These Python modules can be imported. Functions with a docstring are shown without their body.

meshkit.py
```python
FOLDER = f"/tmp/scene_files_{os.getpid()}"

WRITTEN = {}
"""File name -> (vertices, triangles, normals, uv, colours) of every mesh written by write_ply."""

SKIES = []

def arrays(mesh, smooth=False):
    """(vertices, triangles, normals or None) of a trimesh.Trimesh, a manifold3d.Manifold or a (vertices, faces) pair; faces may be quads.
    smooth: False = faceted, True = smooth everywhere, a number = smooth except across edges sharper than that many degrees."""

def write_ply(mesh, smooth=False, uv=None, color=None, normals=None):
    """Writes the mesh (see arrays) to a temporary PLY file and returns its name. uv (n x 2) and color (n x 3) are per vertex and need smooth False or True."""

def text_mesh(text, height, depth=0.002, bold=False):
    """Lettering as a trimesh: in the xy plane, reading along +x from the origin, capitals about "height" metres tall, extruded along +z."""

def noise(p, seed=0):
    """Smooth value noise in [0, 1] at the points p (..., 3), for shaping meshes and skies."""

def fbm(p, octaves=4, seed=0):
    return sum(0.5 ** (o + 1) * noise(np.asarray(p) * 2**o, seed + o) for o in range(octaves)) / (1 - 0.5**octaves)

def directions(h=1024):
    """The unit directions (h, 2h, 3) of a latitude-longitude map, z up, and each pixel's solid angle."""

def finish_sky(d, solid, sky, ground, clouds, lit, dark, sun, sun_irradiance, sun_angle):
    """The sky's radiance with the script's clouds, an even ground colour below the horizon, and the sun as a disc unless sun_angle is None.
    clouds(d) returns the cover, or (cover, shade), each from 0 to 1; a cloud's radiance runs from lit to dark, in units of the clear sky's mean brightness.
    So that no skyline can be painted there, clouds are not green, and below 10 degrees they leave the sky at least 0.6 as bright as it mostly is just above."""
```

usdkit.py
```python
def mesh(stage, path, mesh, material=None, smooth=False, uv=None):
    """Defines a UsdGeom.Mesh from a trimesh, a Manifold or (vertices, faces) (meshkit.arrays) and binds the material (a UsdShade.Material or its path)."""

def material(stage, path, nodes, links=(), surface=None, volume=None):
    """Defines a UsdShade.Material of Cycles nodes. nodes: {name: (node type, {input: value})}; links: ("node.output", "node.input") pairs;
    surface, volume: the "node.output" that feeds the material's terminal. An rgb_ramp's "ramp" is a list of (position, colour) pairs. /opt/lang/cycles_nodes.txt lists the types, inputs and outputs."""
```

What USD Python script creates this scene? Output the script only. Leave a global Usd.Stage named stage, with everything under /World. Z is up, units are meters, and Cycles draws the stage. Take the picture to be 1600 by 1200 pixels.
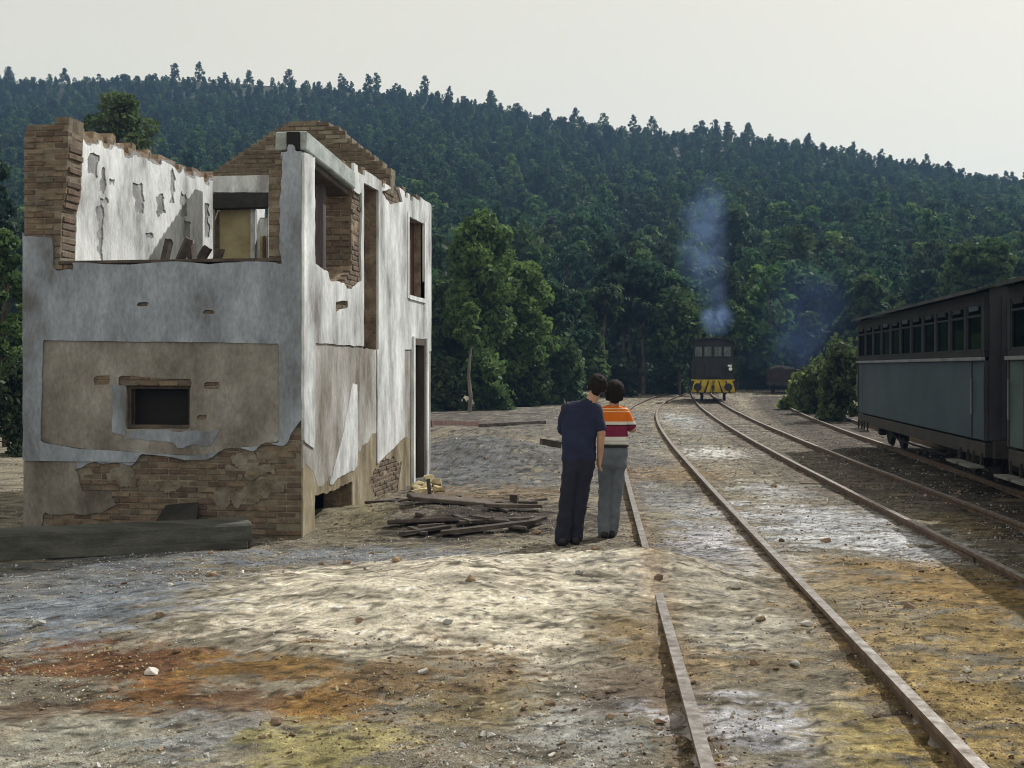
import math, random
import numpy as np
import trimesh, manifold3d as m3
from shapely.geometry import Polygon, LineString, Point, box as sbox
from shapely.ops import unary_union
from shapely import affinity
import usdkit, meshkit
from pxr import Usd, UsdGeom, UsdLux, UsdShade, Gf, Sdf, Vt

stage = Usd.Stage.CreateInMemory()
UsdGeom.SetStageUpAxis(stage, 'Z'); UsdGeom.SetStageMetersPerUnit(stage, 1.0)
UsdGeom.Xform.Define(stage, '/World'); stage.SetDefaultPrim(stage.GetPrimAtPath('/World'))
UsdGeom.Scope.Define(stage, '/World/Looks')

# ------------------------------------------------------------------ camera, sky, sun
F, H, HOR = 1716.0, 1.75, 574.0
YAW = math.atan((1036 - 800) / F)
cA, sA = math.cos(YAW), math.sin(YAW)
SUN_AZ, SUN_EL = math.radians(37), math.radians(45)
SUN_I, SKY_S, EXPO = 1.2, 0.12, 0.08
cam = UsdGeom.Camera.Define(stage, '/World/camera')
cam.CreateHorizontalApertureAttr(36.0); cam.CreateVerticalApertureAttr(27.0)
cam.CreateFocalLengthAttr(36.0 * F / 1600)
cam.CreateVerticalApertureOffsetAttr(-(600 - HOR) / 1600 * 36.0)
cam.CreateExposureAttr(EXPO)
cam.AddTranslateOp().Set(Gf.Vec3d(0, 0, H)); cam.AddRotateZOp().Set(math.degrees(YAW)); cam.AddRotateXOp().Set(90)

sun = UsdLux.DistantLight.Define(stage, '/World/sun')
sun.CreateIntensityAttr(SUN_I); sun.CreateAngleAttr(0.53); sun.CreateNormalizeAttr(True)
sun.CreateColorAttr(Gf.Vec3f(1.0, 0.965, 0.89))
sun.AddRotateZOp().Set(-math.degrees(SUN_AZ)); sun.AddRotateXOp().Set(90 + math.degrees(SUN_EL) - 180)

sky = UsdLux.DomeLight.Define(stage, '/World/sky'); sky.CreateIntensityAttr(1.0)
SKYM = usdkit.material(stage, '/World/Looks/sky_air', {
    's': ('sky_texture', dict(sky_type='single_scattering', sun_disc=False, sun_elevation=SUN_EL, sun_rotation=SUN_AZ, altitude=300.0, air_density=1.0, aerosol_density=2.5, ozone_density=1.0)),
    'tc': ('texture_coordinate', {}),
    'n': ('noise_texture', dict(scale=1.4, detail=4.0, roughness=0.5)),
    'r': ('map_range', dict(from_min=0.3, from_max=0.7, to_min=0.62, to_max=0.72, clamp=True)),
    'mx': ('mix', dict(mix_type='mix', color2=(8.3, 7.5, 5.3))),
    'b': ('background_shader', dict(strength=SKY_S))},
    [('tc.generated', 'n.vector'), ('n.fac', 'r.value'), ('r.result', 'mx.fac'), ('s.color', 'mx.color1'), ('mx.color', 'b.color')], surface='b.background')
UsdShade.MaterialBindingAPI.Apply(sky.GetPrim()).Bind(SKYM)
sky.GetPrim().SetCustomDataByKey('kind', 'structure')

# ------------------------------------------------------------------ helpers
rng = np.random.default_rng(11); random.seed(11)
def ray(px): u = (px - 800) / F; return np.array([-sA + u * cA, cA + u * sA])
def depth(x, y): return -x * sA + y * cA
def G(px, py, z=0.0):
    D = F * (H - z) / (py - HOR); d = ray(px) * D; return np.array([d[0], d[1], z])
def at(px, py, D):
    d = ray(px) * D; return np.array([d[0], d[1], H - (py - HOR) * D / F])
def onx(px, py, x0):
    d = ray(px); D = x0 / d[0]; return d[1] * D, H - (py - HOR) * D / F
def ony(px, py, y0):
    d = ray(px); D = y0 / d[1]; return d[0] * D, H - (py - HOR) * D / F
def proj(p):
    p = np.atleast_2d(p); D = depth(p[:, 0], p[:, 1]); X = p[:, 0] * cA + p[:, 1] * sA
    return np.stack([800 + F * X / D, HOR + F * (H - p[:, 2]) / D], 1)
used = {}
def numbered(parent, name):
    k = (parent, name); n = used.get(k, -1) + 1; used[k] = n
    return name if n == 0 else f'{name}_{n:03d}'
def path_of(p): return '/World' if p is None else str(p.GetPath())
def thing(name, label=None, cat=None, loc=(0, 0, 0), rz=0.0, group=None, kind=None, scale=None, ref=None, parent=None):
    pp = path_of(parent); x = UsdGeom.Xform.Define(stage, pp + '/' + numbered(pp, name))
    x.AddTranslateOp().Set(Gf.Vec3d(*map(float, loc)))
    if rz: x.AddRotateZOp().Set(float(math.degrees(rz)))
    if scale is not None: x.AddScaleOp().Set(Gf.Vec3f(*map(float, scale)))
    o = x.GetPrim(); tag(o, label, cat, group, kind)
    if ref is not None:
        o.GetReferences().AddInternalReference(ref); o.SetInstanceable(True)
    return o
def tag(o, label=None, cat=None, group=None, kind=None):
    for k, v in (('label', label), ('category', cat), ('group', group), ('kind', kind)):
        if v: o.SetCustomDataByKey(k, v)
    return o
def obj(name, mesh, mat, parent=None, smooth=False, label=None, **kw):
    if isinstance(mesh, list): mesh = trimesh.util.concatenate(mesh)
    pp = path_of(parent)
    m = usdkit.mesh(stage, pp + '/' + numbered(pp, name), mesh, M[mat], smooth=smooth)
    return tag(m.GetPrim(), label, **kw)

def bx(c, s, rot=None, bev=0.0):
    """box of full size s at c, edges chamfered by bev; rot a 3x3 or angle about z"""
    s = np.asarray(s, float) / 2
    if bev > 0:
        P = []
        for sx in (-1, 1):
            for sy in (-1, 1):
                for sz in (-1, 1):
                    for k in range(3):
                        q = s - bev; q[k] = s[k]; P.append(q * (sx, sy, sz))
        m = trimesh.convex.convex_hull(np.array(P))
    else:
        m = trimesh.creation.box(2 * s)
    T = np.eye(4)
    if rot is not None:
        T[:3, :3] = rot if np.ndim(rot) == 2 else trimesh.transformations.rotation_matrix(rot, [0, 0, 1])[:3, :3]
    T[:3, 3] = c; m.apply_transform(T); return m
def beam(p, q, w, h, bev=0.008, roll=0.0, jag=0.0, seed=0):
    """timber from p to q with section w (sideways) x h (up)"""
    p, q = np.asarray(p, float), np.asarray(q, float); L = np.linalg.norm(q - p); u = (q - p) / L
    up = np.array([0, 0, 1.0]) if abs(u[2]) < 0.95 else np.array([0, 1.0, 0])
    s = np.cross(up, u); s /= np.linalg.norm(s); v = np.cross(u, s)
    c, n = math.cos(roll), math.sin(roll); s, v = c * s + n * v, -n * s + c * v
    m = bx((0, 0, 0), (L, w, h), None, bev)
    if jag:
        V = m.vertices.copy(); r = np.random.default_rng(seed)
        V += r.normal(0, jag, V.shape) * (1, .35, .35); m = trimesh.Trimesh(V, m.faces, process=False)
    T = np.eye(4); T[:3, :3] = np.stack([u, s, v], 1); T[:3, 3] = (p + q) / 2; m.apply_transform(T); return m
def cyl(p, q, r0, r1=None, n=12, cap=True):
    p, q = np.asarray(p, float), np.asarray(q, float); r1 = r0 if r1 is None else r1
    u = q - p; u /= np.linalg.norm(u); a = np.cross(u, [0, 0, 1.0] if abs(u[2]) < .9 else [1.0, 0, 0]); a /= np.linalg.norm(a); b = np.cross(u, a)
    t = np.arange(n) / n * 2 * np.pi; ring = np.cos(t)[:, None] * a + np.sin(t)[:, None] * b
    V = np.vstack([p + ring * r0, q + ring * r1, p[None], q[None]]); i = np.arange(n); j = (i + 1) % n
    Fc = [np.stack([i, j, i + n], 1), np.stack([j, j + n, i + n], 1)]
    if cap: Fc += [np.stack([np.full(n, 2 * n), j, i], 1), np.stack([np.full(n, 2 * n + 1), i + n, j + n], 1)]
    m = trimesh.Trimesh(V, np.vstack(Fc), process=False)
    return m
def tube(P, R, n=8):
    P = np.asarray(P, float); R = np.broadcast_to(R, len(P)); T = np.gradient(P, axis=0); T /= np.linalg.norm(T, axis=1, keepdims=True)
    V = []; 
    for k in range(len(P)):
        a = np.cross(T[k], [0.31, 0.17, 0.93]); 
        if np.linalg.norm(a) < .1: a = np.cross(T[k], [1, 0, 0])
        a /= np.linalg.norm(a); b = np.cross(T[k], a); t = np.arange(n) / n * 2 * np.pi
        V.append(P[k] + R[k] * (np.cos(t)[:, None] * a + np.sin(t)[:, None] * b))
    V = np.vstack(V + [P[:1], P[-1:]]); Fc = []; N = len(P)
    for k in range(N - 1):
        for i in range(n):
            j = (i + 1) % n; Fc += [[k*n+i, k*n+j, k*n+n+i], [k*n+j, k*n+n+j, k*n+n+i]]
    for i in range(n):
        j = (i + 1) % n; Fc += [[N*n, j, i], [N*n+1, (N-1)*n+i, (N-1)*n+j]]
    return trimesh.Trimesh(V, np.array(Fc), process=False)
def polys(g): return [p for p in getattr(g, 'geoms', [g]) if isinstance(p, Polygon) and p.area > 1e-5]
def ext(poly, t):
    return trimesh.util.concatenate([trimesh.creation.extrude_polygon(p, t, engine='earcut') for p in polys(poly)])
def wall_xz(poly, y0, y1):
    m = ext(poly, y1 - y0); V = m.vertices; m.vertices = np.stack([V[:, 0], y1 - V[:, 2], V[:, 1]], 1); return m
def wall_yz(poly, x0, x1):
    m = ext(poly, x1 - x0); V = m.vertices; m.vertices = np.stack([x0 + V[:, 2], V[:, 0], V[:, 1]], 1); return m
def ragged(poly, amp, seed=0, step=0.03, scale=6.0):
    """ragged edge: boundary resampled and pushed about by noise"""
    out = []
    for p in polys(poly):
        def jag(r):
            L = r.length; n = max(8, int(L / step)); s = np.arange(n) / n * L
            P = np.array([r.interpolate(x).coords[0] for x in s])
            q = np.stack([P[:, 0] * scale, P[:, 1] * scale, np.full(n, seed * 3.7)], 1)
            d = np.stack([meshkit.fbm(q, 4, seed) - .5, meshkit.fbm(q + 31.3, 4, seed + 9) - .5], 1) * 2 * amp
            return P + d
        g = Polygon(jag(p.exterior), [jag(r) for r in p.interiors]).buffer(0); out += polys(g)
    return unary_union(out)
def stairs(x0, x1, z0, z1, seed, w=0.13, c=0.075, amp=1.5):
    """ruined wall top as brick steps from (x0,z0) to (x1,z1)"""
    r = np.random.default_rng(seed); P = []; n = max(2, int(abs(x1 - x0) / w)); e = np.linspace(x0, x1, n + 1)
    for k in range(n):
        z = z0 + (z1 - z0) * (k + .5) / n; z = round((z + r.uniform(-1, 1) * c * amp * .5) / c) * c
        P += [(e[k], z), (e[k + 1], z)]
    return P

# ------------------------------------------------------------------ materials
M = {}
def mat(name, cols, scale=3.0, rough=0.8, bump=0.0, bscale=None, stretch=(1, 1, 1), metallic=0.0, detail=6.0, coord='pos', spec=0.3, dist=0.02, rnd=0.0, fine=0.0, distort=0.0, coat=0.0):
    """ramp of colours over noise, optional bump, fine speckle and per-object brightness change"""
    if np.ndim(cols) == 1: cols = [cols, cols]
    if np.ndim(cols[0][-1]) == 0:
        n = len(cols); cols = [(0.32 + 0.36 * i / (n - 1), c) for i, c in enumerate(cols)]
    N = {'tc': ('geometry', {}) if coord == 'pos' else ('texture_coordinate', {}), 'mp': ('mapping', dict(scale=tuple(stretch))),
         'n': ('noise_texture', dict(scale=scale, detail=detail, roughness=0.62, distortion=distort)), 'r': ('rgb_ramp', dict(ramp=cols)),
         'p': ('principled_bsdf', dict(roughness=rough, metallic=metallic, specular_ior_level=spec, coat_weight=coat))}
    L = [('tc.position' if coord == 'pos' else 'tc.object', 'mp.vector'), ('mp.vector', 'n.vector'), ('n.fac', 'r.fac')]
    last = 'r.color'
    if fine:
        N['fn'] = ('noise_texture', dict(scale=scale * 14, detail=3.0, roughness=0.7)); N['fr'] = ('rgb_ramp', dict(ramp=[(.3, (1 - fine,) * 3), (.7, (1 + fine,) * 3)]))
        N['fm'] = ('mix', dict(mix_type='multiply', fac=1.0)); L += [('mp.vector', 'fn.vector'), ('fn.fac', 'fr.fac'), (last, 'fm.color1'), ('fr.color', 'fm.color2')]; last = 'fm.color'
    if rnd:
        N['oi'] = ('object_info', {}); N['or'] = ('rgb_ramp', dict(ramp=[(0, (1 - rnd,) * 3), (1, (1 + rnd, 1 + rnd * .9, 1 + rnd * .8))]))
        N['om'] = ('mix', dict(mix_type='multiply', fac=1.0)); L += [('oi.random', 'or.fac'), (last, 'om.color1'), ('or.color', 'om.color2')]; last = 'om.color'
    L.append((last, 'p.base_color'))
    if bump:
        N['bn'] = ('noise_texture', dict(scale=bscale or scale * 6, detail=5.0, roughness=0.65)); N['b'] = ('bump', dict(strength=bump, distance=dist))
        L += [('mp.vector', 'bn.vector'), ('bn.fac', 'b.height'), ('b.normal', 'p.normal')]
    M[name] = usdkit.material(stage, '/World/Looks/' + name, N, L, surface='p.BSDF'); return M[name]
def leafmat(name, cols, scale=0.8, trans=0.45, rnd=0.35, hue=(1, 1, 1)):
    N = {'g': ('geometry', {}), 'n': ('noise_texture', dict(scale=scale, detail=3.0)), 'r': ('rgb_ramp', dict(ramp=[(.3, cols[0]), (.5, cols[1]), (.72, cols[2])])),
         'oi': ('object_info', {}), 'or': ('rgb_ramp', dict(ramp=[(0, (1 - rnd, 1 - rnd, 1 - rnd * .6)), (.6, (1, 1, 1)), (1, (1 + rnd * 1.3, 1 + rnd, 1 - rnd * .3))])), 'om': ('mix', dict(mix_type='multiply', fac=1.0)),
         'isl': ('rgb_ramp', dict(ramp=[(0, (.6, .6, .6)), (1, (1.4, 1.4, 1.3))])), 'im': ('mix', dict(mix_type='multiply', fac=1.0)),
         'd': ('diffuse_bsdf', {}), 't': ('translucent_bsdf', {}), 'gl': ('glossy_bsdf', dict(color=(.5, .5, .5), roughness=.55)), 'm': ('mix_closure', dict(fac=trans)), 'm2': ('mix_closure', dict(fac=.03))}
    L = [('g.position', 'n.vector'), ('n.fac', 'r.fac'), ('oi.random', 'or.fac'), ('r.color', 'om.color1'), ('or.color', 'om.color2'), ('g.random_per_island', 'isl.fac'), ('om.color', 'im.color1'), ('isl.color', 'im.color2'),
         ('im.color', 'd.color'), ('im.color', 't.color'), ('d.BSDF', 'm.closure1'), ('t.BSDF', 'm.closure2'), ('m.closure', 'm2.closure1'), ('gl.BSDF', 'm2.closure2')]
    M[name] = usdkit.material(stage, '/World/Looks/' + name, N, L, surface='m2.closure')

mat('plaster_front_shaded', [(.105, .108, .12), (.175, .195, .235), (.24, .27, .33), (.315, .345, .41)], 2.0, .92, .55, 16, fine=.18, stretch=(1, 1, .45))  # front plaster, its shade put into the colour: darker and bluer than the side
mat('plaster_dado_shaded', [(.085, .074, .064), (.15, .138, .126), (.205, .193, .182), (.27, .262, .255)], 1.9, .93, .6, 18, fine=.2, stretch=(1, 1, .6))  # brown dirt, darkened further to paint in the shade of the front
mat('plaster_under', [(.14, .14, .145), (.25, .255, .27), (.36, .37, .39)], 4, .92, .6, 20, fine=.2)
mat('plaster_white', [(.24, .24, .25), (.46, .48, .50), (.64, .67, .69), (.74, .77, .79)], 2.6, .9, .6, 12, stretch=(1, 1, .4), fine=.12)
mat('plaster_side', [(.16, .15, .145), (.37, .385, .40), (.56, .585, .61), (.72, .75, .78)], 1.9, .9, .6, 12, stretch=(1, 1, .4), fine=.14)  # brighter copy of the plaster, sunlight put into its colour
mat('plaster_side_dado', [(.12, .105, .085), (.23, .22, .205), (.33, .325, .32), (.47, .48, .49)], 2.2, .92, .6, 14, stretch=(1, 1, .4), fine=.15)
mat('plaster_stain', [(.09, .068, .045), (.17, .14, .09), (.26, .225, .155), (.37, .35, .30)], 3.2, .92, .6, 16, stretch=(1, 1, .35), fine=.15)
mat('mortar', [(.09, .073, .055), (.155, .13, .10), (.22, .195, .155)], 6, .95, .6, 30, fine=.15)
mat('mortar_smear', [(.07, .055, .042), (.12, .10, .08), (.175, .155, .13), (.22, .205, .18)], 5, .95, .7, 26, fine=.2)
for i, c in enumerate([(.175, .122, .09), (.215, .16, .118), (.135, .096, .078), (.24, .19, .142), (.17, .14, .115)]):
    mat(f'brick_{i}', [tuple(.40 * x for x in c), tuple(.68 * x for x in c), tuple(.92 * x for x in c)], 9, .9, .5, 60, fine=.15)
for i, c in enumerate([(.235, .20, .155), (.20, .165, .125), (.27, .235, .185)]):
    mat(f'brick_{i + 5}', [tuple(.55 * x for x in c), tuple(.85 * x for x in c), tuple(1.1 * x for x in c)], 9, .9, .5, 60, fine=.15)
mat('rubble_core', [(.10, .075, .06), (.20, .15, .11), (.30, .24, .18)], 7, .95, .8, 25, fine=.2)
mat('concrete', [(.17, .19, .19), (.30, .34, .34), (.42, .46, .46)], 4, .9, .5, 25, fine=.12)
mat('hole_shade', (.012, .011, .012), 4, .95)  # flat black that paints the shade inside openings
mat('old_wood', [(.035, .028, .024), (.07, .055, .047), (.12, .10, .085)], 3, .85, .6, 14, stretch=(1, 1, .15), fine=.2)
mat('red_wood', [(.045, .022, .020), (.085, .042, .036), (.13, .075, .062)], 3, .8, .5, 14, stretch=(3, 3, .25), fine=.2)
mat('purple_wood', [(.04, .032, .038), (.085, .07, .08), (.13, .115, .125)], 3, .8, .5, 14, stretch=(3, 3, .2), fine=.2)
mat('yellow_board', [(.26, .21, .11), (.36, .31, .18), (.43, .38, .24)], 2.5, .8, .2, 20, fine=.08)
mat('timber_grey', [(.035, .035, .03), (.065, .066, .06), (.10, .10, .088)], 2.2, .88, .6, 12, stretch=(.4, 2, 3), fine=.2)
mat('timber_dark', [(.025, .02, .018), (.055, .045, .04), (.11, .09, .075)], 4, .88, .6, 16, fine=.25)
M['rail_steel'] = usdkit.material(stage, '/World/Looks/rail_steel', {'g': ('geometry', {}), 'sx': ('separate_xyz', {}), 'up': ('map_range', dict(from_min=.80, from_max=.96, clamp=True)), 'n': ('noise_texture', dict(scale=11.0, detail=6.0, roughness=.65)),
    'r1': ('rgb_ramp', dict(ramp=[(.3, (.045, .028, .020)), (.5, (.095, .06, .042)), (.7, (.16, .115, .085))])), 'r2': ('rgb_ramp', dict(ramp=[(.32, (.11, .085, .07)), (.5, (.26, .235, .22)), (.66, (.44, .425, .42))])), 'mx': ('mix', {}), 'me': ('math', dict(math_type='multiply', value2=.7)), 'ro': ('map_range', dict(from_min=0., from_max=1., to_min=.85, to_max=.38)),
    'b': ('bump', dict(strength=.35, distance=.01)), 'p': ('principled_bsdf', {})},
    [('g.normal', 'sx.vector'), ('sx.z', 'up.value'), ('g.position', 'n.vector'), ('n.fac', 'r1.fac'), ('n.fac', 'r2.fac'), ('up.result', 'mx.fac'), ('r1.color', 'mx.color1'), ('r2.color', 'mx.color2'), ('mx.color', 'p.base_color'), ('up.result', 'me.value1'), ('me.value', 'p.metallic'), ('up.result', 'ro.value'), ('ro.result', 'p.roughness'), ('n.fac', 'b.height'), ('b.normal', 'p.normal')], surface='p.BSDF')
mat('sleeper_wood', [(.05, .04, .03), (.10, .08, .06), (.17, .14, .11)], 4, .9, .6, 20, fine=.25)
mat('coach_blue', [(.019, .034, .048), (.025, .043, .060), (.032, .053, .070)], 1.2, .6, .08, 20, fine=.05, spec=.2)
mat('coach_teal', [(.03, .05, .053), (.042, .066, .07), (.054, .08, .083)], 1.5, .6, .08, 20, fine=.06, spec=.2)
mat('coach_brown', [(.008, .0095, .012), (.012, .014, .017), (.018, .020, .024)], 2, .7, .15, 18, fine=.1, spec=.15)
mat('coach_end', [(.014, .014, .02), (.020, .020, .028), (.028, .028, .038)], 2, .6, .1, 18, fine=.08)
mat('coach_roof', [(.014, .018, .02), (.022, .028, .03), (.034, .042, .044)], 2, .9, .2, 14, fine=.1)
mat('coach_trim', [(.07, .085, .095), (.105, .122, .135), (.15, .168, .175)], 3, .6, .1, 20)
mat('iron_black', [(.008, .0075, .0075), (.015, .014, .0135), (.03, .026, .023)], 5, .65, .3, 30, fine=.2)
mat('step_grey', [(.09, .09, .088), (.15, .15, .145)], 5, .8, .2, 20)
mat('loco_black', [(.006, .006, .0065), (.010, .010, .0105), (.017, .016, .016)], 3, .65, .15, 20)
mat('loco_yellow', [(.22, .15, .01), (.38, .27, .015), (.46, .34, .03)], 4, .6, .15, 20)
mat('wagon_red', [(.016, .010, .011), (.028, .016, .017), (.045, .026, .026)], 2.5, .75, .3, 20)
mat('coal', [(.008, .008, .009), (.014, .014, .015), (.022, .022, .024)], 12, .95, .8, 18, spec=.1)
mat('lamp_white', (.6, .62, .6), 3, .5)
mat('bark', [(.03, .022, .016), (.06, .045, .033), (.10, .08, .06)], 6, .95, .8, 20, stretch=(1, 1, .3))
mat('bark_mid', [(.06, .052, .045), (.11, .10, .088), (.17, .155, .135)], 6, .9, .5, 20, stretch=(1, 1, .3))
mat('bark_pale', [(.10, .09, .08), (.20, .185, .165), (.30, .28, .25)], 6, .9, .5, 20, stretch=(1, 1, .3))
mat('skin', [(.30, .17, .115), (.38, .22, .15)], 8, .55, .05, 80, spec=.35)
mat('hair', [(.007, .005, .0045), (.014, .010, .008)], 40, .75, .6, 120, stretch=(1, 1, .15), spec=.12)
mat('navy_cotton', [(.008, .011, .032), (.011, .015, .042), (.015, .020, .053)], 6, .9, .25, 30, fine=.06)
mat('navy_trousers', [(.007, .008, .018), (.010, .011, .024), (.013, .014, .030)], 6, .9, .25, 26)
mat('grey_trousers', [(.07, .082, .105), (.098, .113, .14), (.125, .142, .17)], 5, .9, .25, 26, fine=.05)
mat('shoe', (.012, .011, .012), 5, .5)
mat('belt_black', (.01, .01, .01), 5, .45)
M['striped_shirt'] = usdkit.material(stage, '/World/Looks/striped_shirt', {
    'tc': ('texture_coordinate', {}), 's': ('separate_xyz', {}), 'mr': ('map_range', dict(from_min=.86, from_max=1.36, clamp=True)),
    'r': ('rgb_ramp', dict(interpolate=False, ramp=[(0, (.60, .60, .58)), (.25, (.30, .30, .31)), (.265, (.6, .59, .56)), (.345, (.16, .015, .05)), (.555, (.05, .01, .02)), (.585, (.56, .54, .51)), (.65, (.56, .13, .010)), (.84, (.60, .42, .28)), (.86, (.56, .14, .010)), (.90, (.60, .44, .3)), (.92, (.52, .12, .010))])),
    'n': ('noise_texture', dict(scale=22.0, detail=4.0)), 'b': ('bump', dict(strength=.3, distance=.02)), 'p': ('principled_bsdf', dict(roughness=.85, specular_ior_level=.2))},
    [('tc.object', 's.vector'), ('s.z', 'mr.value'), ('mr.result', 'r.fac'), ('r.color', 'p.base_color'), ('tc.object', 'n.vector'), ('n.fac', 'b.height'), ('b.normal', 'p.normal')], surface='p.BSDF')
def panemat(name, tint, refl):
    M[name] = usdkit.material(stage, '/World/Looks/' + name, {'t': ('transparent_bsdf', dict(color=tint)), 'g': ('glossy_bsdf', dict(color=(.8, .85, .9), roughness=.06)), 'f': ('fresnel', dict(IOR=refl)), 'm': ('mix_closure', {})},
        [('f.fac', 'm.fac'), ('t.BSDF', 'm.closure1'), ('g.BSDF', 'm.closure2')], surface='m.closure')
panemat('window_glass', (.22, .25, .27), 1.4)
panemat('cab_glass', (.75, .8, .82), 1.55)
leafmat('needles_dark', [(0.0243, 0.0567, 0.0354), (0.0486, 0.1013, 0.0532), (0.0851, 0.1458, 0.0683)], .5, rnd=.45)
leafmat('needles_stone', [(0.0284, 0.077, 0.0456), (0.0567, 0.1337, 0.0683), (0.0932, 0.1924, 0.0911)], .6, rnd=.4)
leafmat('leaf_green', [(0.0608, 0.117, 0.0468), (0.117, 0.2153, 0.0731), (0.199, 0.316, 0.1052)], .9, .5)
leafmat('leaf_olive', [(.08, .13, .04), (.15, .22, .07), (.22, .30, .105)], .9, .6)
leafmat('leaf_shrub', [(0.0284, 0.0527, 0.0253), (0.0527, 0.0932, 0.038), (0.0911, 0.1418, 0.0557)], .9)

# ------------------------------------------------------------------ tracks (measured first: the ground is shaped by them)
def smooth_line(P, n=160):
    from scipy.interpolate import UnivariateSpline
    P = np.asarray(P, float)[:, :2]; t = np.concatenate([[0], np.cumsum(np.linalg.norm(np.diff(P, axis=0), axis=1))])
    w = 1 / (0.04 + 0.012 * np.linalg.norm(P, axis=1))
    sx, sy = (UnivariateSpline(t, P[:, k], k=3, w=w, s=len(P) * .6) for k in (0, 1)); q = np.linspace(0, t[-1], n)
    return np.stack([sx(q), sy(q)], 1)
def offset(C, d):
    T = np.gradient(C, axis=0); T /= np.linalg.norm(T, axis=1, keepdims=True); return C + d * np.stack([T[:, 1], -T[:, 0]], 1)
GAUGE = 1.13
RZ = 0.09
rA = [(1555, 1200), (1440, 1080), (1310, 970), (1210, 880), (1150, 820), (1100, 760), (1062, 712), (1042, 680), (1033, 655), (1034, 640), (1046, 627), (1072, 617)]
PA = np.array([G(x, y, RZ) for x, y in rA])[:, :2]
d0 = (PA[0] - PA[1]) / np.linalg.norm(PA[0] - PA[1]); PA = np.vstack([PA[0] + d0 * 8, PA[0] + d0 * 4, PA])
CA = offset(smooth_line(PA), -GAUGE / 2)
rB = [(1600, 900), (1500, 853), (1400, 805), (1270, 740), (1160, 680), (1118, 650), (1098, 633)]
PB = np.array([G(x, y, RZ) for x, y in rB])[:, :2]
d0 = (PB[0] - PB[1]) / np.linalg.norm(PB[0] - PB[1]); d1 = (PB[-1] - PB[-2]) / np.linalg.norm(PB[-1] - PB[-2])
PB = np.vstack([PB[0] + d0 * 14, PB[0] + d0 * 7, PB, PB[-1] + d1 * 12, PB[-1] + d1 * 24])
CB = offset(smooth_line(PB), GAUGE / 2)
XC = 5.33
CC = np.stack([np.full(60, XC), np.linspace(-12, 62, 60)], 1)
CC[:, 0] += np.clip((CC[:, 1] - 28) / 30, 0, 1) ** 2 * 1.2

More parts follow.
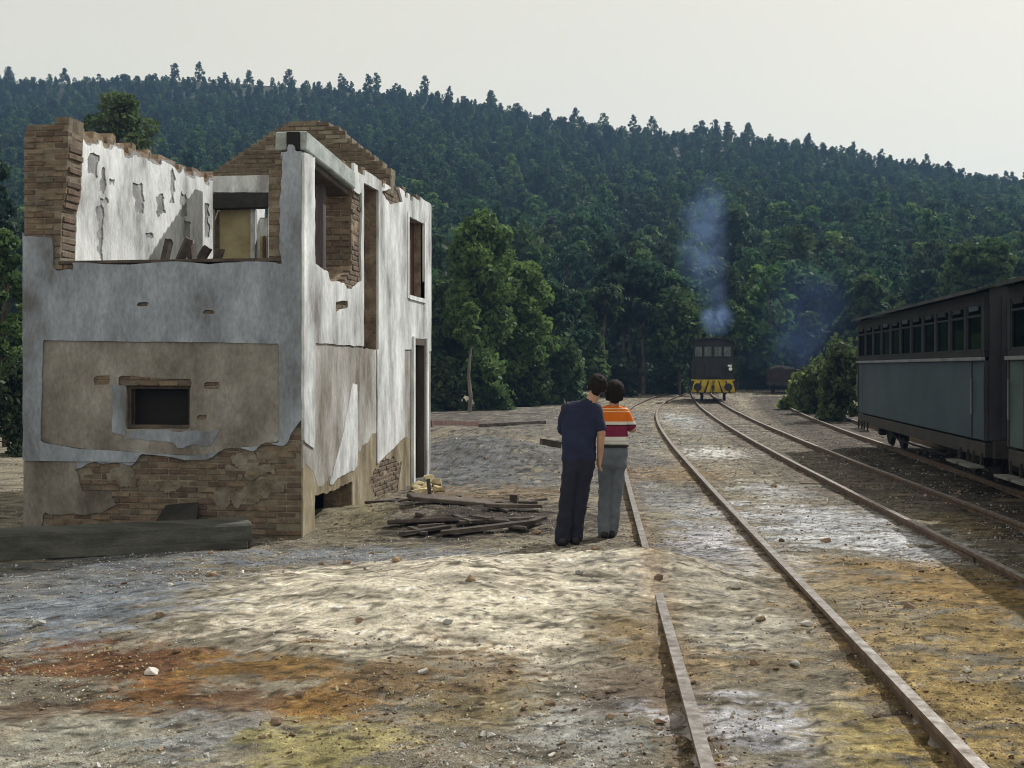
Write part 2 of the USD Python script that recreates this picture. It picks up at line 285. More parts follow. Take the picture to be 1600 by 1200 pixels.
# ------------------------------------------------------------------ ground
def gauss(x, y, c, sx, sy, rot=0.0):
    dx, dy = x - c[0], y - c[1]; a, b = math.cos(rot), math.sin(rot); u, v = a * dx + b * dy, -b * dx + a * dy
    return np.exp(-.5 * ((u / sx) ** 2 + (v / sy) ** 2))
def dist_line(x, y, C):
    from scipy.spatial import cKDTree
    t = np.concatenate([[0], np.cumsum(np.linalg.norm(np.diff(C, axis=0), axis=1))]); q = np.arange(0, t[-1], .05)
    P = np.stack([np.interp(q, t, C[:, 0]), np.interp(q, t, C[:, 1])], 1)
    return cKDTree(P).query(np.stack([np.ravel(x), np.ravel(y)], 1))[0].reshape(np.shape(x))
def height(x, y):
    x, y = np.asarray(x, float), np.asarray(y, float); z0 = np.zeros_like(x)
    p = np.stack([x, y, z0], -1)
    h = (meshkit.fbm(p * .45, 4, 3) - .5) * .10 + (meshkit.fbm(p * 2.3, 4, 5) - .5) * .045
    dA, dB, dC = (dist_line(x, y, C) for C in (CA, CB, CC))
    near = np.minimum(np.minimum(dA, dB), dC); flat = np.clip((near - .4) / 1.2, 0, 1); h = h * (.25 + .75 * flat)
    g1 = G(640, 955); g2 = G(1022, 902); g3 = at(750, 700, 20.0); g4 = G(820, 905)
    lump = .75 + .5 * meshkit.fbm(p * 1.3, 3, 8)
    h += .17 * gauss(x, y, g1, 1.35, .75, .1) * lump + .12 * gauss(x, y, g4, .9, .55) * lump + .155 * gauss(x, y, g2, .42, .42, .3)
    h += .50 * gauss(x, y, g3, 1.25, 1.5) + .30 * gauss(x, y, at(690, 700, 27), 2.2, 1.5) + .15 * gauss(x, y, G(720, 815), 1.0, .7)
    h += .12 * gauss(x, y, G(560, 815), .7, .35)
    fine = (meshkit.fbm(p * 9.0, 3, 21) - .5)
    h += fine * .045 * np.clip(1 - np.hypot(x, y - 8) / 26, 0, 1)
    h += .5 * np.clip((y - 48) / 40, 0, 1) ** 1.5
    return h
def pat(px, py, wx, wy):
    """ground patch as a world ellipse from its picture place"""
    c = G(px, py); a = G(px + wx, py); b0, b1 = G(px, max(HOR + 12, py - wy)), G(px, py + wy)
    return c, np.linalg.norm(a - c), np.linalg.norm(b1 - b0) / 2
PATCH = [ # px, py, half widths, colour, strength
    (640, 960, 330, 70, (.68, .63, .53), 1.0), (830, 905, 190, 35, (.66, .61, .52), .95), (1080, 930, 120, 40, (.55, .51, .43), .85),
    (120, 950, 170, 60, (.30, .34, .40), .95), (90, 905, 200, 28, (.25, .27, .29), .8), (250, 870, 260, 16, (.22, .24, .27), .8),  # blue grey patches: shadow of the ruin painted into the soil colour
    (180, 1045, 200, 26, (.19, .10, .055), 1.0), (420, 1050, 120, 18, (.29, .185, .08), 1.0), (220, 1095, 110, 22, (.24, .13, .06), 1.0), (520, 1095, 100, 28, (.29, .175, .07), 1.0),
    (380, 1085, 70, 22, (.15, .09, .055), .9), (650, 1060, 130, 28, (.26, .18, .10), .9), (30, 1110, 130, 22, (.16, .11, .08), .8), (300, 1110, 60, 14, (.16, .13, .12), .7),
    (110, 1165, 160, 40, (.44, .44, .38), .9), (330, 1150, 90, 30, (.38, .40, .42), .7), (520, 1165, 120, 35, (.42, .38, .19), .9), (760, 1110, 120, 30, (.28, .23, .13), .8),
    (900, 1150, 130, 50, (.40, .41, .40), .9), (990, 1000, 60, 30, (.24, .18, .10), .9), (980, 1075, 80, 34, (.22, .17, .14), .8),
    (1190, 1125, 120, 46, (.52, .53, .58), 1.0), (1340, 1150, 80, 50, (.44, .36, .16), .8), (1150, 1040, 120, 22, (.34, .27, .17), .8), (1150, 985, 120, 24, (.52, .49, .42), .8), (1480, 1180, 80, 40, (.42, .33, .13), .8),
    (1120, 850, 75, 40, (.55, .55, .60), 1.0), (1070, 790, 60, 26, (.46, .46, .46), .8), (930, 700, 80, 50, (.24, .245, .255), .9), (1010, 770, 40, 30, (.36, .365, .37), .8), (960, 650, 60, 16, (.26, .265, .27), .9), (1120, 707, 70, 9, (.62, .62, .61), 1.0), (1050, 742, 90, 11, (.32, .24, .15), .8), (1020, 690, 40, 14, (.36, .37, .36), .7), (1090, 660, 60, 16, (.40, .43, .45), .8),
    (1300, 815, 150, 30, (.54, .56, .60), .9), (1220, 770, 60, 16, (.5, .51, .52), .8), (1420, 850, 110, 24, (.60, .62, .66), .9), (1230, 890, 70, 22, (.56, .54, .50), .8),
    (1480, 930, 190, 45, (.33, .23, .11), .95), (1560, 1000, 140, 60, (.36, .27, .13), .9), (1330, 940, 80, 30, (.42, .36, .25), .8), (1420, 1040, 110, 40, (.42, .33, .19), .9), (1560, 1100, 120, 60, (.40, .30, .14), .9),
    (1540, 820, 100, 18, (.38, .31, .18), .9), (1380, 745, 90, 14, (.32, .28, .20), .7),
    (740, 735, 150, 35, (.20, .21, .23), 1.0), (800, 655, 190, 26, (.20, .19, .18), 1.0), (720, 650, 90, 14, (.15, .135, .125), .9), (760, 775, 130, 12, (.24, .18, .12), .8), (720, 818, 170, 30, (.10, .085, .075), 1.0), (560, 870, 200, 14, (.30, .33, .38), .8), (560, 815, 60, 20, (.28, .25, .17), .7),  # the bluish band beside the ruin is shade painted into the soil
]
BASE = np.array([.19, .172, .138])
def soil(x, y):
    p = np.stack([x, y, np.zeros_like(x)], -1)
    c = np.broadcast_to(BASE, x.shape + (3,)).copy()
    n = meshkit.fbm(p * .7, 4, 33)[..., None]; c *= .72 + .56 * n
    wob = (meshkit.fbm(p * 1.6, 4, 41) - .5) * 1.5; ps = np.stack([(x * cA + y * sA), (-x * sA + y * cA) * 2.6, np.zeros_like(x)], -1); wob2 = (meshkit.fbm(ps * 3.2, 5, 43) - .5) * 2.2 + (meshkit.noise(ps * 16.0, 44) - .5) * 1.1
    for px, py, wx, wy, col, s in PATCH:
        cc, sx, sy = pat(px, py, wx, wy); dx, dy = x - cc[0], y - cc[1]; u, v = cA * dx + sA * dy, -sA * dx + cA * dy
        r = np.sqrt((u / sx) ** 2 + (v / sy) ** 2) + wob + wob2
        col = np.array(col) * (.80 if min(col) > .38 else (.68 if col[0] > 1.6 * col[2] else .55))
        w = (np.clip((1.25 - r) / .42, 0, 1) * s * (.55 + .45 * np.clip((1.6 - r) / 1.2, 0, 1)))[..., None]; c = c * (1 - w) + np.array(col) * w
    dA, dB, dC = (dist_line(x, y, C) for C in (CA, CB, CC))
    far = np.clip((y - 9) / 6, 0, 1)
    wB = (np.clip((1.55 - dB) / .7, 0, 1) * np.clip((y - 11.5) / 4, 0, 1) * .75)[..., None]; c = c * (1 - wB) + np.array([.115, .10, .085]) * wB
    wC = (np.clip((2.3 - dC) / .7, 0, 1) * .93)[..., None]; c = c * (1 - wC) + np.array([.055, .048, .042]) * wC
    wr = (np.exp(-(np.abs(dA - GAUGE / 2) / .13) ** 2) * .5)[..., None]; c = c * (1 - wr) + np.array([.22, .15, .09]) * wr
    # streaky mottling and little dark and light flecks
    q = np.stack([(x * cA + y * sA) * 1.0, (-x * sA + y * cA) * 2.2, np.zeros_like(x)], -1)
    m = meshkit.fbm(q * 4.0, 4, 51)[..., None]; c *= np.clip(.25 + 1.5 * m, .25, 1.6); g_ = c.mean(-1, keepdims=True); c = g_ + (c - g_) * 1.12
    f = meshkit.noise(q * 17.0, 61); f2 = meshkit.noise(q * 26.0 + 7, 63); c *= np.where(f > .75, .36, np.where(f2 > .80, 1.5, 1.0))[..., None]
    return np.clip(c, .01, .8)
def axis(fine0, fine1, step, lo, hi, grow):
    a = list(np.arange(fine0, fine1, step)); s = step
    while a[-1] < hi: s *= grow; a.append(a[-1] + s)
    s = step; b = [a[0]]
    while b[-1] > lo: s *= grow; b.append(b[-1] - s)
    return np.array(b[::-1] + a[1:])
gx = axis(-4.2, 5.2, .032, -260, 300, 1.035); gy = axis(4.2, 12.5, .032, -60, 96, 1.013)
GX, GY = np.meshgrid(gx, gy); GZ = height(GX, GY)
def grid_mesh(X, Y, Z):
    n, m = X.shape; i = np.arange(n * m).reshape(n, m); a, b, c, d = i[:-1, :-1].ravel(), i[:-1, 1:].ravel(), i[1:, 1:].ravel(), i[1:, :-1].ravel()
    return np.stack([X.ravel(), Y.ravel(), Z.ravel()], 1), np.vstack([np.stack([a, b, c], 1), np.stack([a, c, d], 1)])
def soilmat(name):
    N = {'a': ('attribute', dict(attribute='soil')), 'gr': ('attribute', dict(attribute='grit')), 'g': ('geometry', {}), 'n': ('noise_texture', dict(scale=34.0, detail=6.0, roughness=.75)), 'n2': ('noise_texture', dict(scale=110.0, detail=3.0, roughness=.7)), 'n3': ('noise_texture', dict(scale=9.0, detail=6.0, roughness=.7)),
         'r': ('rgb_ramp', dict(ramp=[(.3, (.5, .5, .5)), (.5, (1, 1, 1)), (.68, (1.45, 1.43, 1.4))])), 'r2': ('rgb_ramp', dict(ramp=[(.34, (.35, .33, .32)), (.47, (.95, .95, .95)), (.56, (1.0, 1.0, 1.0)), (.68, (1.7, 1.7, 1.72))])),
         'm': ('mix', dict(mix_type='multiply', fac=1.0)), 'm1': ('mix', dict(mix_type='multiply')),
         'b3': ('bump', dict(strength=.5, distance=.06)), 'b2': ('bump', dict(strength=.6, distance=.012)), 'b': ('bump', dict(strength=.8, distance=.03)), 'p': ('principled_bsdf', dict(roughness=.95, specular_ior_level=.15))}
    L = [('g.position', 'n.vector'), ('g.position', 'n2.vector'), ('g.position', 'n3.vector'), ('n.fac', 'r.fac'), ('n2.fac', 'r2.fac'), ('a.color', 'm.color1'), ('r.color', 'm.color2'), ('gr.fac', 'm1.fac'), ('m.color', 'm1.color1'), ('r2.color', 'm1.color2'), ('m1.color', 'p.base_color'),
         ('n3.fac', 'b3.height'), ('n.fac', 'b.height'), ('n2.fac', 'b2.height'), ('b3.normal', 'b.normal'), ('b.normal', 'b2.normal'), ('b2.normal', 'p.normal')]
    M[name] = usdkit.material(stage, '/World/Looks/' + name, N, L, surface='p.BSDF')
def mound(x, y): return np.clip(gauss(x, y, G(640, 955), 1.35, .72, .1) * 1.5 + gauss(x, y, G(830, 910), .95, .55) * 1.3 + gauss(x, y, G(1000, 905), .6, .45), 0, 1)
soilmat('soil')
V, Fc = grid_mesh(GX, GY, GZ)
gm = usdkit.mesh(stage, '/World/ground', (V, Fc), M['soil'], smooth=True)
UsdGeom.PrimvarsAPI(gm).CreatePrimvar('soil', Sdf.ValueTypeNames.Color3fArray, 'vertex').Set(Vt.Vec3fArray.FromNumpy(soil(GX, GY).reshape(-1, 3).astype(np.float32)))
gq = np.stack([GX, GY, GX * 0], -1); grit = np.clip(.15 + 1.7 * (meshkit.fbm(gq * .9, 4, 55) - .25), .1, 1) * (1 - .85 * np.clip((mound(GX, GY) - .25) * 2, 0, 1)); grit = np.repeat(grit.reshape(-1, 1), 3, 1)
UsdGeom.PrimvarsAPI(gm).CreatePrimvar('grit', Sdf.ValueTypeNames.Color3fArray, 'vertex').Set(Vt.Vec3fArray.FromNumpy(grit.astype(np.float32)))
tag(gm.GetPrim(), 'mottled mine ground of pale crust, sand, rust and ochre soil, with bluish shade painted in by the ruin', kind='structure')

# ------------------------------------------------------------------ hill
RIDGE = [(-600, 150), (-200, 118), (0, 115), (130, 116), (230, 110), (330, 112), (480, 122), (640, 134), (700, 143), (790, 162), (900, 184), (1000, 197), (1130, 208), (1250, 219), (1400, 248), (1520, 268), (1600, 275), (1900, 310), (2400, 360)]
RD = 300.0
def hill_z(x, y):
    D = depth(x, y); X = x * cA + y * sA
    xr = np.interp(X * RD / np.maximum(D, 60) / RD * F + 800, [r[0] for r in RIDGE], [r[1] for r in RIDGE])  # crest height by bearing
    top = (HOR - xr) / F * RD + H - 3.4
    t = np.clip((D - 74) / (RD - 74), 0, 1); s = .55 * t + .45 * t ** 1.6
    back = np.clip((D - RD) / 200, 0, 1); p = np.stack([x, y, np.zeros_like(x)], -1)
    wob = (meshkit.fbm(p * .02, 4, 71) - .5) * 9 * np.clip((D - 78) / 60, 0, 1) * np.clip((RD + 30 - D) / 90, 0, 1)
    return .8 * np.clip((D - 70) / 10, 0, 1) + top * s * (1 - .5 * back ** 2) + wob
hx = np.linspace(-300, 340, 130); hd = np.concatenate([np.linspace(72, 320, 90), np.linspace(330, 620, 16)])
HX, HD = np.meshgrid(hx, hd); sc = .35 + .65 * HD / 300; wx, wy = HX * sc * cA - HD * sA, HX * sc * sA + HD * cA
hz = hill_z(wx, wy); 
mat('hill_soil', [(.014, .024, .014), (.026, .038, .022), (.05, .055, .034)], .15, .95, .3, 2)
obj('hill', grid_mesh(wx, wy, hz), 'hill_soil', smooth=True, label='forested hillside filling the view behind the tracks', kind='structure')

# ------------------------------------------------------------------ ruined building
XR = -3.70; YF = 10.97; XL = ony(38, 700, YF)[0]; YG = 14.68; TW = 0.30
YB = onx(671, 600, XR)[0]
SILL = ony(260, 410, YF)[1]
bld = thing('ruined_building', 'roofless two storey ruined brick cabin with peeling white plaster and empty openings', 'ruined building')
def fz(px, py): return ony(px, py, YF)
def rz(px, py): return onx(px, py, XR)
def FP(pts): return Polygon([fz(*p) for p in pts])
def RP(pts): return Polygon([rz(*p) for p in pts])
BR = []
def brick(mesh, m, parent):
    c = mesh.centroid; px = proj(mesh.vertices); BR.append((-np.prod(np.ptp(px, axis=0)), len(BR), mesh, m, parent))
M['brick_mixed'] = usdkit.material(stage, '/World/Looks/brick_mixed', {'g': ('geometry', {}), 'r': ('rgb_ramp', dict(ramp=[(0, (.11, .085, .063)), (.3, (.15, .115, .085)), (.6, (.19, .16, .125)), (1, (.23, .20, .16))])), 'n': ('noise_texture', dict(scale=9.0, detail=6.0)), 'nr': ('rgb_ramp', dict(ramp=[(.32, (.6, .6, .6)), (.68, (1.3, 1.3, 1.3))])), 'm': ('mix', dict(mix_type='multiply', fac=1.0)), 'p': ('principled_bsdf', dict(roughness=.9, specular_ior_level=.3))},
    [('g.random_per_island', 'r.fac'), ('g.position', 'n.vector'), ('n.fac', 'nr.fac'), ('r.color', 'm.color1'), ('nr.color', 'm.color2'), ('m.color', 'p.base_color')], surface='p.BSDF')
def lay_bricks(parent, region, place, seed, phase=0.0, cover=.5, skip=.04, proud=.012, palette=(0, 1, 2, 3, 4)):
    """running bond over the exposed region (2D); place(u, v, half length, half height, out) makes the brick"""
    r = np.random.default_rng(seed); lo_u, lo_v, hi_u, hi_v = region.bounds; BL, BH = .215, .062; tones = palette
    row = 0; v = math.floor(lo_v / BH) * BH
    while v < hi_v:
        u = math.floor(lo_u / BL) * BL - (BL / 2 if (int(round(v / BH)) % 2) else 0)
        while u < hi_u + BL:
            a = sbox(u + .006, v + .006, u + BL - .006, v + BH - .006); g = region.intersection(a)
            if g.area > cover * a.area and r.random() > skip:
                b = g.bounds
                brick(place((b[0] + b[2]) / 2, v + BH / 2, b[2] - b[0], BH - .012, proud * r.uniform(.1, 1.5), r), f'brick_{tones[r.integers(len(tones))]}', parent)
            u += BL
        v += BH
def brick_front(y):
    def f(u, v, l, h, out, r): return bx((u, y + .045 - out, v), (l, .09, h), trimesh.transformations.euler_matrix(0, 0, r.normal(0, .012))[:3, :3], .007)
    return f
def brick_side(x):
    def f(u, v, l, h, out, r): return bx((x - .045 + out, u, v), (.09, l, h), trimesh.transformations.euler_matrix(0, 0, r.normal(0, .012))[:3, :3], .007)
    return f
def coats(name, geom, fn, m, parent, label=None, least=.004):
    ps = sorted([p for p in polys(geom) if p.area > least], key=lambda p: -p.area)
    for k, p in enumerate(ps): obj(name, fn(p), m, parent, label=label if k == 0 else None)
# --- front wall
zl = fz(45, 188)[1]; x_p0, x_p1 = fz(46, 300)[0], fz(92, 300)[0]; x_j0, x_j1 = fz(420, 300)[0], fz(441, 300)[0]
top_l = stairs(XL + .04, fz(108, 200)[0], fz(60, 190)[1], fz(100, 194)[1], 3)
corner_top = fz(472, 238)[1]
fw = [(XL, -.35), (XR, -.35), (XR, corner_top), (fz(462, 236)[0], corner_top)] + stairs(fz(462, 236)[0], x_j0, fz(455, 232)[1], fz(421, 268)[1], 5, w=.07)[::1]
fw += [(x_j0, SILL)] + [(fz(p, 400)[0], SILL + d) for p, d in ((395, .0), (330, -.03), (280, .01), (200, -.02), (140, .0), (118, .01))] + [(fz(94, 400)[0], SILL)]
fw += [(fz(96, 300)[0], fz(96, 330)[1]), (fz(103, 300)[0], fz(103, 300)[1])] + top_l[::-1] + [(XL, fz(40, 215)[1])]
fwall = Polygon(fw).buffer(0).difference(FP([(198, 602), (298, 602), (298, 670), (198, 670)]))
fwall = fwall.union(sbox(0, 0, .001, .001)).intersection(sbox(-9, -1, 0, 9)) if False else fwall
front = obj('front_wall', wall_xz(fwall, YF, YF + TW), 'mortar', bld)
bott = FP([(60, 838), (72, 800), (130, 806), (185, 792), (175, 770), (130, 768), (118, 735), (150, 722), (205, 726), (222, 708), (262, 712), (290, 722), (330, 716), (352, 702), (395, 706), (415, 690), (446, 694), (474, 655), (480, 845)])
pier_l = FP([(36, 180), (118, 180), (118, 418), (86, 418), (84, 372), (38, 372)]).intersection(fwall.buffer(.01))
pier_r = FP([(414, 240), (441, 240), (438, 330), (442, 412), (410, 412)]).intersection(fwall.buffer(.01))
gaps = [FP([(148, 588), (172, 588), (172, 602), (148, 602)]), FP([(186, 588), (300, 592), (300, 603), (186, 603)]), FP([(320, 596), (344, 596), (344, 608), (320, 608)]), FP([(308, 648), (324, 648), (324, 656), (308, 656)]), FP([(214, 474), (234, 473), (234, 479), (214, 480)]), FP([(318, 486), (338, 486), (336, 492), (318, 492)])]
exposed = ragged(unary_union([bott, pier_l, pier_r]), .055, 4).union(ragged(unary_union(gaps), .02, 5))
skin_p = fwall.intersection(sbox(XL, -.35, XR + .02, 6)).difference(exposed)
dado = FP([(70, 532), (438, 537), (438, 690), (300, 712), (120, 700), (66, 690)])
upper = ragged(skin_p.difference(dado.buffer(.002)), .012, 7, .04).intersection(sbox(XL, .75, XR + .022, 6))
low_all = skin_p.difference(upper.buffer(.002))
lower = ragged(low_all, .012, 8, .04).intersection(sbox(XL, -.35, XR + .022, 6))
coats('plaster_coat', upper, lambda p: wall_xz(p, YF - .034, YF), 'plaster_front_shaded', front, label='plaster of the upper front with bluish shade painted in')
coats('plaster_coat', lower, lambda p: wall_xz(p, YF - .018, YF), 'plaster_dado_shaded', front, label='dirty brown plaster around the small front window, shade painted in')
patchy = [FP([(118, 712), (215, 706), (212, 735), (180, 742), (150, 760), (128, 742)]), FP([(268, 676), (345, 672), (330, 694), (276, 700)]), FP([(176, 598), (199, 600), (197, 680), (178, 676)]), FP([(200, 672), (312, 672), (300, 690), (206, 688)])]
coats('plaster_patch', ragged(unary_union(patchy), .05, 12).intersection(lower), lambda p: wall_xz(p, YF - .023, YF - .0185), 'plaster_front_shaded', front)
rs = np.random.default_rng(77); sp_ = []
while len(sp_) < 9:
    u_, v_ = rs.uniform(bott.bounds[0], bott.bounds[2]), rs.uniform(bott.bounds[1] + .3, bott.bounds[3])
    if exposed.contains(Point(u_, v_)): sp_.append(affinity.scale(Point(u_, v_).buffer(rs.uniform(.05, .11)), rs.uniform(1.6, 3.2), .8))
coats('plaster_patch', ragged(unary_union(sp_), .10, 91, .015, 14).intersection(exposed), lambda p: wall_xz(p, YF - .0155, YF - .001), 'mortar_smear', front, None, .004)
lay_bricks(front, exposed.buffer(.03).intersection(fwall), brick_front(YF), 21, cover=.42)
for z in np.arange(math.ceil(SILL / .075) * .075 + .04, fz(104, 206)[1], .075):   # brick courses of the broken jamb
    g = fwall.intersection(LineString([(XL, z), (XL + .9, z)]))
    if not g.is_empty: xe = g.bounds[2]; brick(bx((xe - .06 + random.uniform(-.004, .022), YF + .155 + random.uniform(-.01, .01), z), (.12, .27 if int(z / .075) % 2 else .25, .060), random.uniform(-.05, .05), .007), f'brick_{random.randrange(5)}', front)
# window: thin frame over a black sheet painted as the shade of the room
win = thing('window', parent=bld)
a0, b0 = fz(198, 602); a1, b1 = fz(298, 670)
obj('frame', [bx(((a0 + a1) / 2, YF + .06, b0 + .0 - .02), (a1 - a0, .06, .035)), bx(((a0 + a1) / 2, YF + .06, b1 + .02), (a1 - a0, .06, .035)), bx((a0 + .018, YF + .06, (b0 + b1) / 2), (.035, .06, b0 - b1 - .08)), bx((a1 - .018, YF + .06, (b0 + b1) / 2), (.035, .06, b0 - b1 - .08))], 'timber_dark', win)
obj('lintel', bx(((a0 + a1) / 2 - .03, YF + .05, b0 + .035), (a1 - a0 + .22, .12, .055), None, .008), 'old_wood', win)
obj('shutter', bx(((a0 + a1) / 2, YF + .20, (b0 + b1) / 2), (a1 - a0, .02, b0 - b1)), 'hole_shade', win)
obj('sill_board', bx((fz(265, 410)[0], YF + .12, SILL + .012), (fz(440, 410)[0] - fz(90, 410)[0], .30, .035), None, .006), 'timber_dark', bld, label='dark board along the broken front sill')
# --- right wall
y0r = YF + TW + .001; zt = rz(480, 207)[1]
def ry(px): return onx(px, 500, XR)[0]
r_top = stairs(ry(549), YB, rz(556, 268)[1], rz(668, 322)[1], 9, w=.16)
rwp = Polygon([(y0r, -.35), (YB, -.35)] + [(YB, r_top[-1][1])] + r_top[::-1] + [(ry(549), rz(549, 268)[1]), (ry(549), rz(549, 300)[1]), (y0r, rz(490, 245)[1])]).buffer(0)
op1 = ragged(RP([(488, 200), (549, 262), (549, 420), (543, 428), (536, 442), (512, 440), (508, 424), (488, 412)]), .03, 3).union(RP([(488, 190), (549, 250), (549, 400), (488, 400)]))
op2 = RP([(565, 286), (588, 298), (588, 546), (565, 545)])
op3 = RP([(635, 338), (660, 350), (660, 466), (635, 463)])
opd = Polygon([(ry(643.5), rz(643, 528)[1]), (ry(662), rz(643, 528)[1]), (ry(662), .02), (ry(643.5), .02)])
hole = Polygon([(ry(490), -.4), (ry(490), rz(490, 774)[1]), (ry(520), rz(520, 766)[1]), (ry(549), rz(549, 752)[1]), (ry(547), -.4)])
rwall = rwp.difference(unary_union([op1, op2, op3, opd, ragged(hole, .03, 6)])).buffer(0)
side = obj('side_wall', wall_yz(rwall, XR - .34, XR), 'rubble_core', bld)
rgap = unary_union([ragged(RP([(548, 300), (562, 305), (560, 400), (562, 440), (548, 452), (536, 448), (530, 425), (549, 410)]), .05, 11), ragged(RP([(592, 300), (620, 292), (626, 316), (606, 318)]), .05, 12), ragged(RP([(590, 726), (612, 716), (626, 724), (620, 768), (590, 782), (574, 760)]), .10, 14), ragged(RP([(520, 470), (540, 468), (540, 480), (520, 486)]), .02, 15)])
full = rwall.union(Polygon([(YF - .03, -.35), (y0r + .01, -.35), (y0r + .01, corner_top), (YF - .03, corner_top)])).difference(rgap).difference(unary_union([op1, op2, op3, opd]))
upper_r = full.intersection(Polygon([(YF - .04, rz(474, 535)[1]), (YB, rz(474, 535)[1]), (YB, 9), (YF - .04, 9)]))
strips = unary_union([RP([(470, 534), (489, 536), (487, 700), (470, 690)]), Polygon([(ry(586), .5), (ry(586), 2.3), (ry(629), 2.3), (ry(629), .75)])])
upper_r = ragged(upper_r.union(full.intersection(strips)), .018, 17, .04).difference(unary_union([op2, op3, opd]))
lower_r = ragged(full.difference(upper_r.buffer(.003)), .02, 18, .04).difference(opd)
stain = ragged(Polygon([(ry(470), -.35), (ry(470), rz(470, 720)[1]), (ry(488), rz(488, 735)[1]), (ry(500), rz(500, 760)[1]), (ry(562), rz(562, 700)[1]), (ry(600), rz(600, 655)[1]), (ry(640), rz(640, 690)[1]), (ry(643), -.3)]), .12, 19)
coats('plaster_coat', upper_r, lambda p: wall_yz(p, XR, XR + .032), 'plaster_side', side, label='streaked plaster of the upper side, painted brighter for the sun')
coats('plaster_coat', lower_r.difference(stain), lambda p: wall_yz(p, XR, XR + .018), 'plaster_side_dado', side, label='grey plaster of the lower side')
coats('plaster_coat', lower_r.intersection(stain), lambda p: wall_yz(p, XR, XR + .0165), 'plaster_stain', side, label='ochre stained plaster at the foot of the side')
coats('plaster_patch', ragged(RP([(513, 752), (530, 690), (548, 600), (556, 600), (556, 730), (535, 742), (512, 758)]), .05, 22).intersection(lower_r), lambda p: wall_yz(p, XR + .0185, XR + .024), 'plaster_side', side, label='white broken plaster patch')
lay_bricks(side, rgap.buffer(.03).intersection(rwall), brick_side(XR), 31, cover=.42)
for (y, z) in [r_top[i] for i in range(1, len(r_top) - 1, 3)]: brick(bx((XR - .17 + random.uniform(-.1, .1), y, z + .03), (.2, .11, .065), random.uniform(-.4, .4), .006), 'brick_1', side)
for z in np.arange(math.ceil(rz(549, 418)[1] / .075) * .075, rz(549, 300)[1], .075):
    for x0_, l_ in (((XR - .12), .22), ((XR - .285), .10)) if int(round(z / .075)) % 2 else (((XR - .07), .11), ((XR - .24), .21)):
        brick(bx((x0_, ry(549) + .04 + random.uniform(-.014, .006), z), (l_ - .01, .10, .061), random.uniform(-.04, .04), .007), f'brick_{random.randrange(5)}', side)
# lintel above the first opening, black block painted as the shade in its hollow end
lp0, lp1 = np.array([XR - .13, YF + .02, rz(478, 222)[1]]), np.array([XR - .13, ry(551), rz(551, 287)[1] + .03])
lin = obj('lintel', beam(lp0, lp1, .34, .20, .012, jag=.006, seed=2), 'concrete', bld, label='weathered greenish concrete lintel over the side opening')
obj('beam_socket', bx((XR - .10, YF + .012, lp0[2] - .01), (.14, .03, .19)), 'hole_shade', lin)
obj('lower_lintel', beam(lp0 + (-.03, .35, -.17), lp1 + (-.03, -.05, -.155), .28, .06, .008, jag=.004, seed=3), 'old_wood', lin)
obj('opening_post', bx((XR - .2, ry(527), (rz(527, 290)[1] + rz(527, 425)[1]) / 2), (.10, .12, rz(527, 290)[1] - rz(527, 425)[1] + .1), None, .006), 'purple_wood', bld, label='dark post standing in the broken side opening')
# boarded openings, each board a part
def boards(name, ya, yb, za, zb, n, m, depth_in, seed, label):
    t = thing(name, parent=bld); r = np.random.default_rng(seed); w = (yb - ya) / n
    for k in range(n):
        obj('board', bx((XR - depth_in + r.uniform(-.008, .008), ya + (k + .5) * w, (za + zb) / 2 + r.uniform(-.02, .0)), (.025, w - .012, zb - za), None, .004), m, t)
    tag(t, label); return t
boards('boarded_window', ry(565), ry(588), rz(576, 545)[1], rz(576, 290)[1], 5, 'purple_wood', .17, 1, 'tall narrow opening closed with greyish purple boards')
t = boards('boarded_window', ry(635), ry(660), rz(647, 464)[1], rz(647, 340)[1], 5, 'red_wood', .14, 2, 'rear upper opening closed with reddish brown boards')
ya, yb, za, zb = ry(635), ry(660), rz(647, 464)[1], rz(640, 340)[1]
obj('frame', [bx((XR + .01, ya - .03, (za + zb) / 2), (.07, .07, zb - za + .1)), bx((XR + .01, yb + .035, (za + zb) / 2), (.07, .07, zb - za + .1)), bx((XR + .012, (ya + yb) / 2, za - .03), (.08, yb - ya - .01, .06))], 'plaster_white', t)
dr = thing('side_door', parent=bld)
ya, yb, zb = ry(643.5), ry(662), rz(643, 528)[1]
obj('door_leaf', [bx((XR - .14, ya + (k + .5) * (yb - ya) / 4, zb / 2), (.03, (yb - ya) / 4 - .012, zb)) for k in range(4)], 'iron_black', dr)
obj('frame', [bx((XR - .03, ya + .04, zb / 2), (.12, .08, zb)), bx((XR - .03, yb - .04, zb / 2), (.12, .08, zb)), bx((XR - .03, (ya + yb) / 2, zb - .05), (.118, yb - ya - .165, .10))], 'old_wood', dr)
obj('rail', bx((XR - .115, (ya + yb) / 2, zb * .47), (.03, yb - ya - .17, .05)), 'step_grey', dr)
obj('surround', [bx((XR + .03, ya - .07, zb / 2 + .02), (.06, .11, zb)), bx((XR + .03, yb + .06, zb / 2 + .02), (.06, .11, zb))], 'plaster_white', dr)
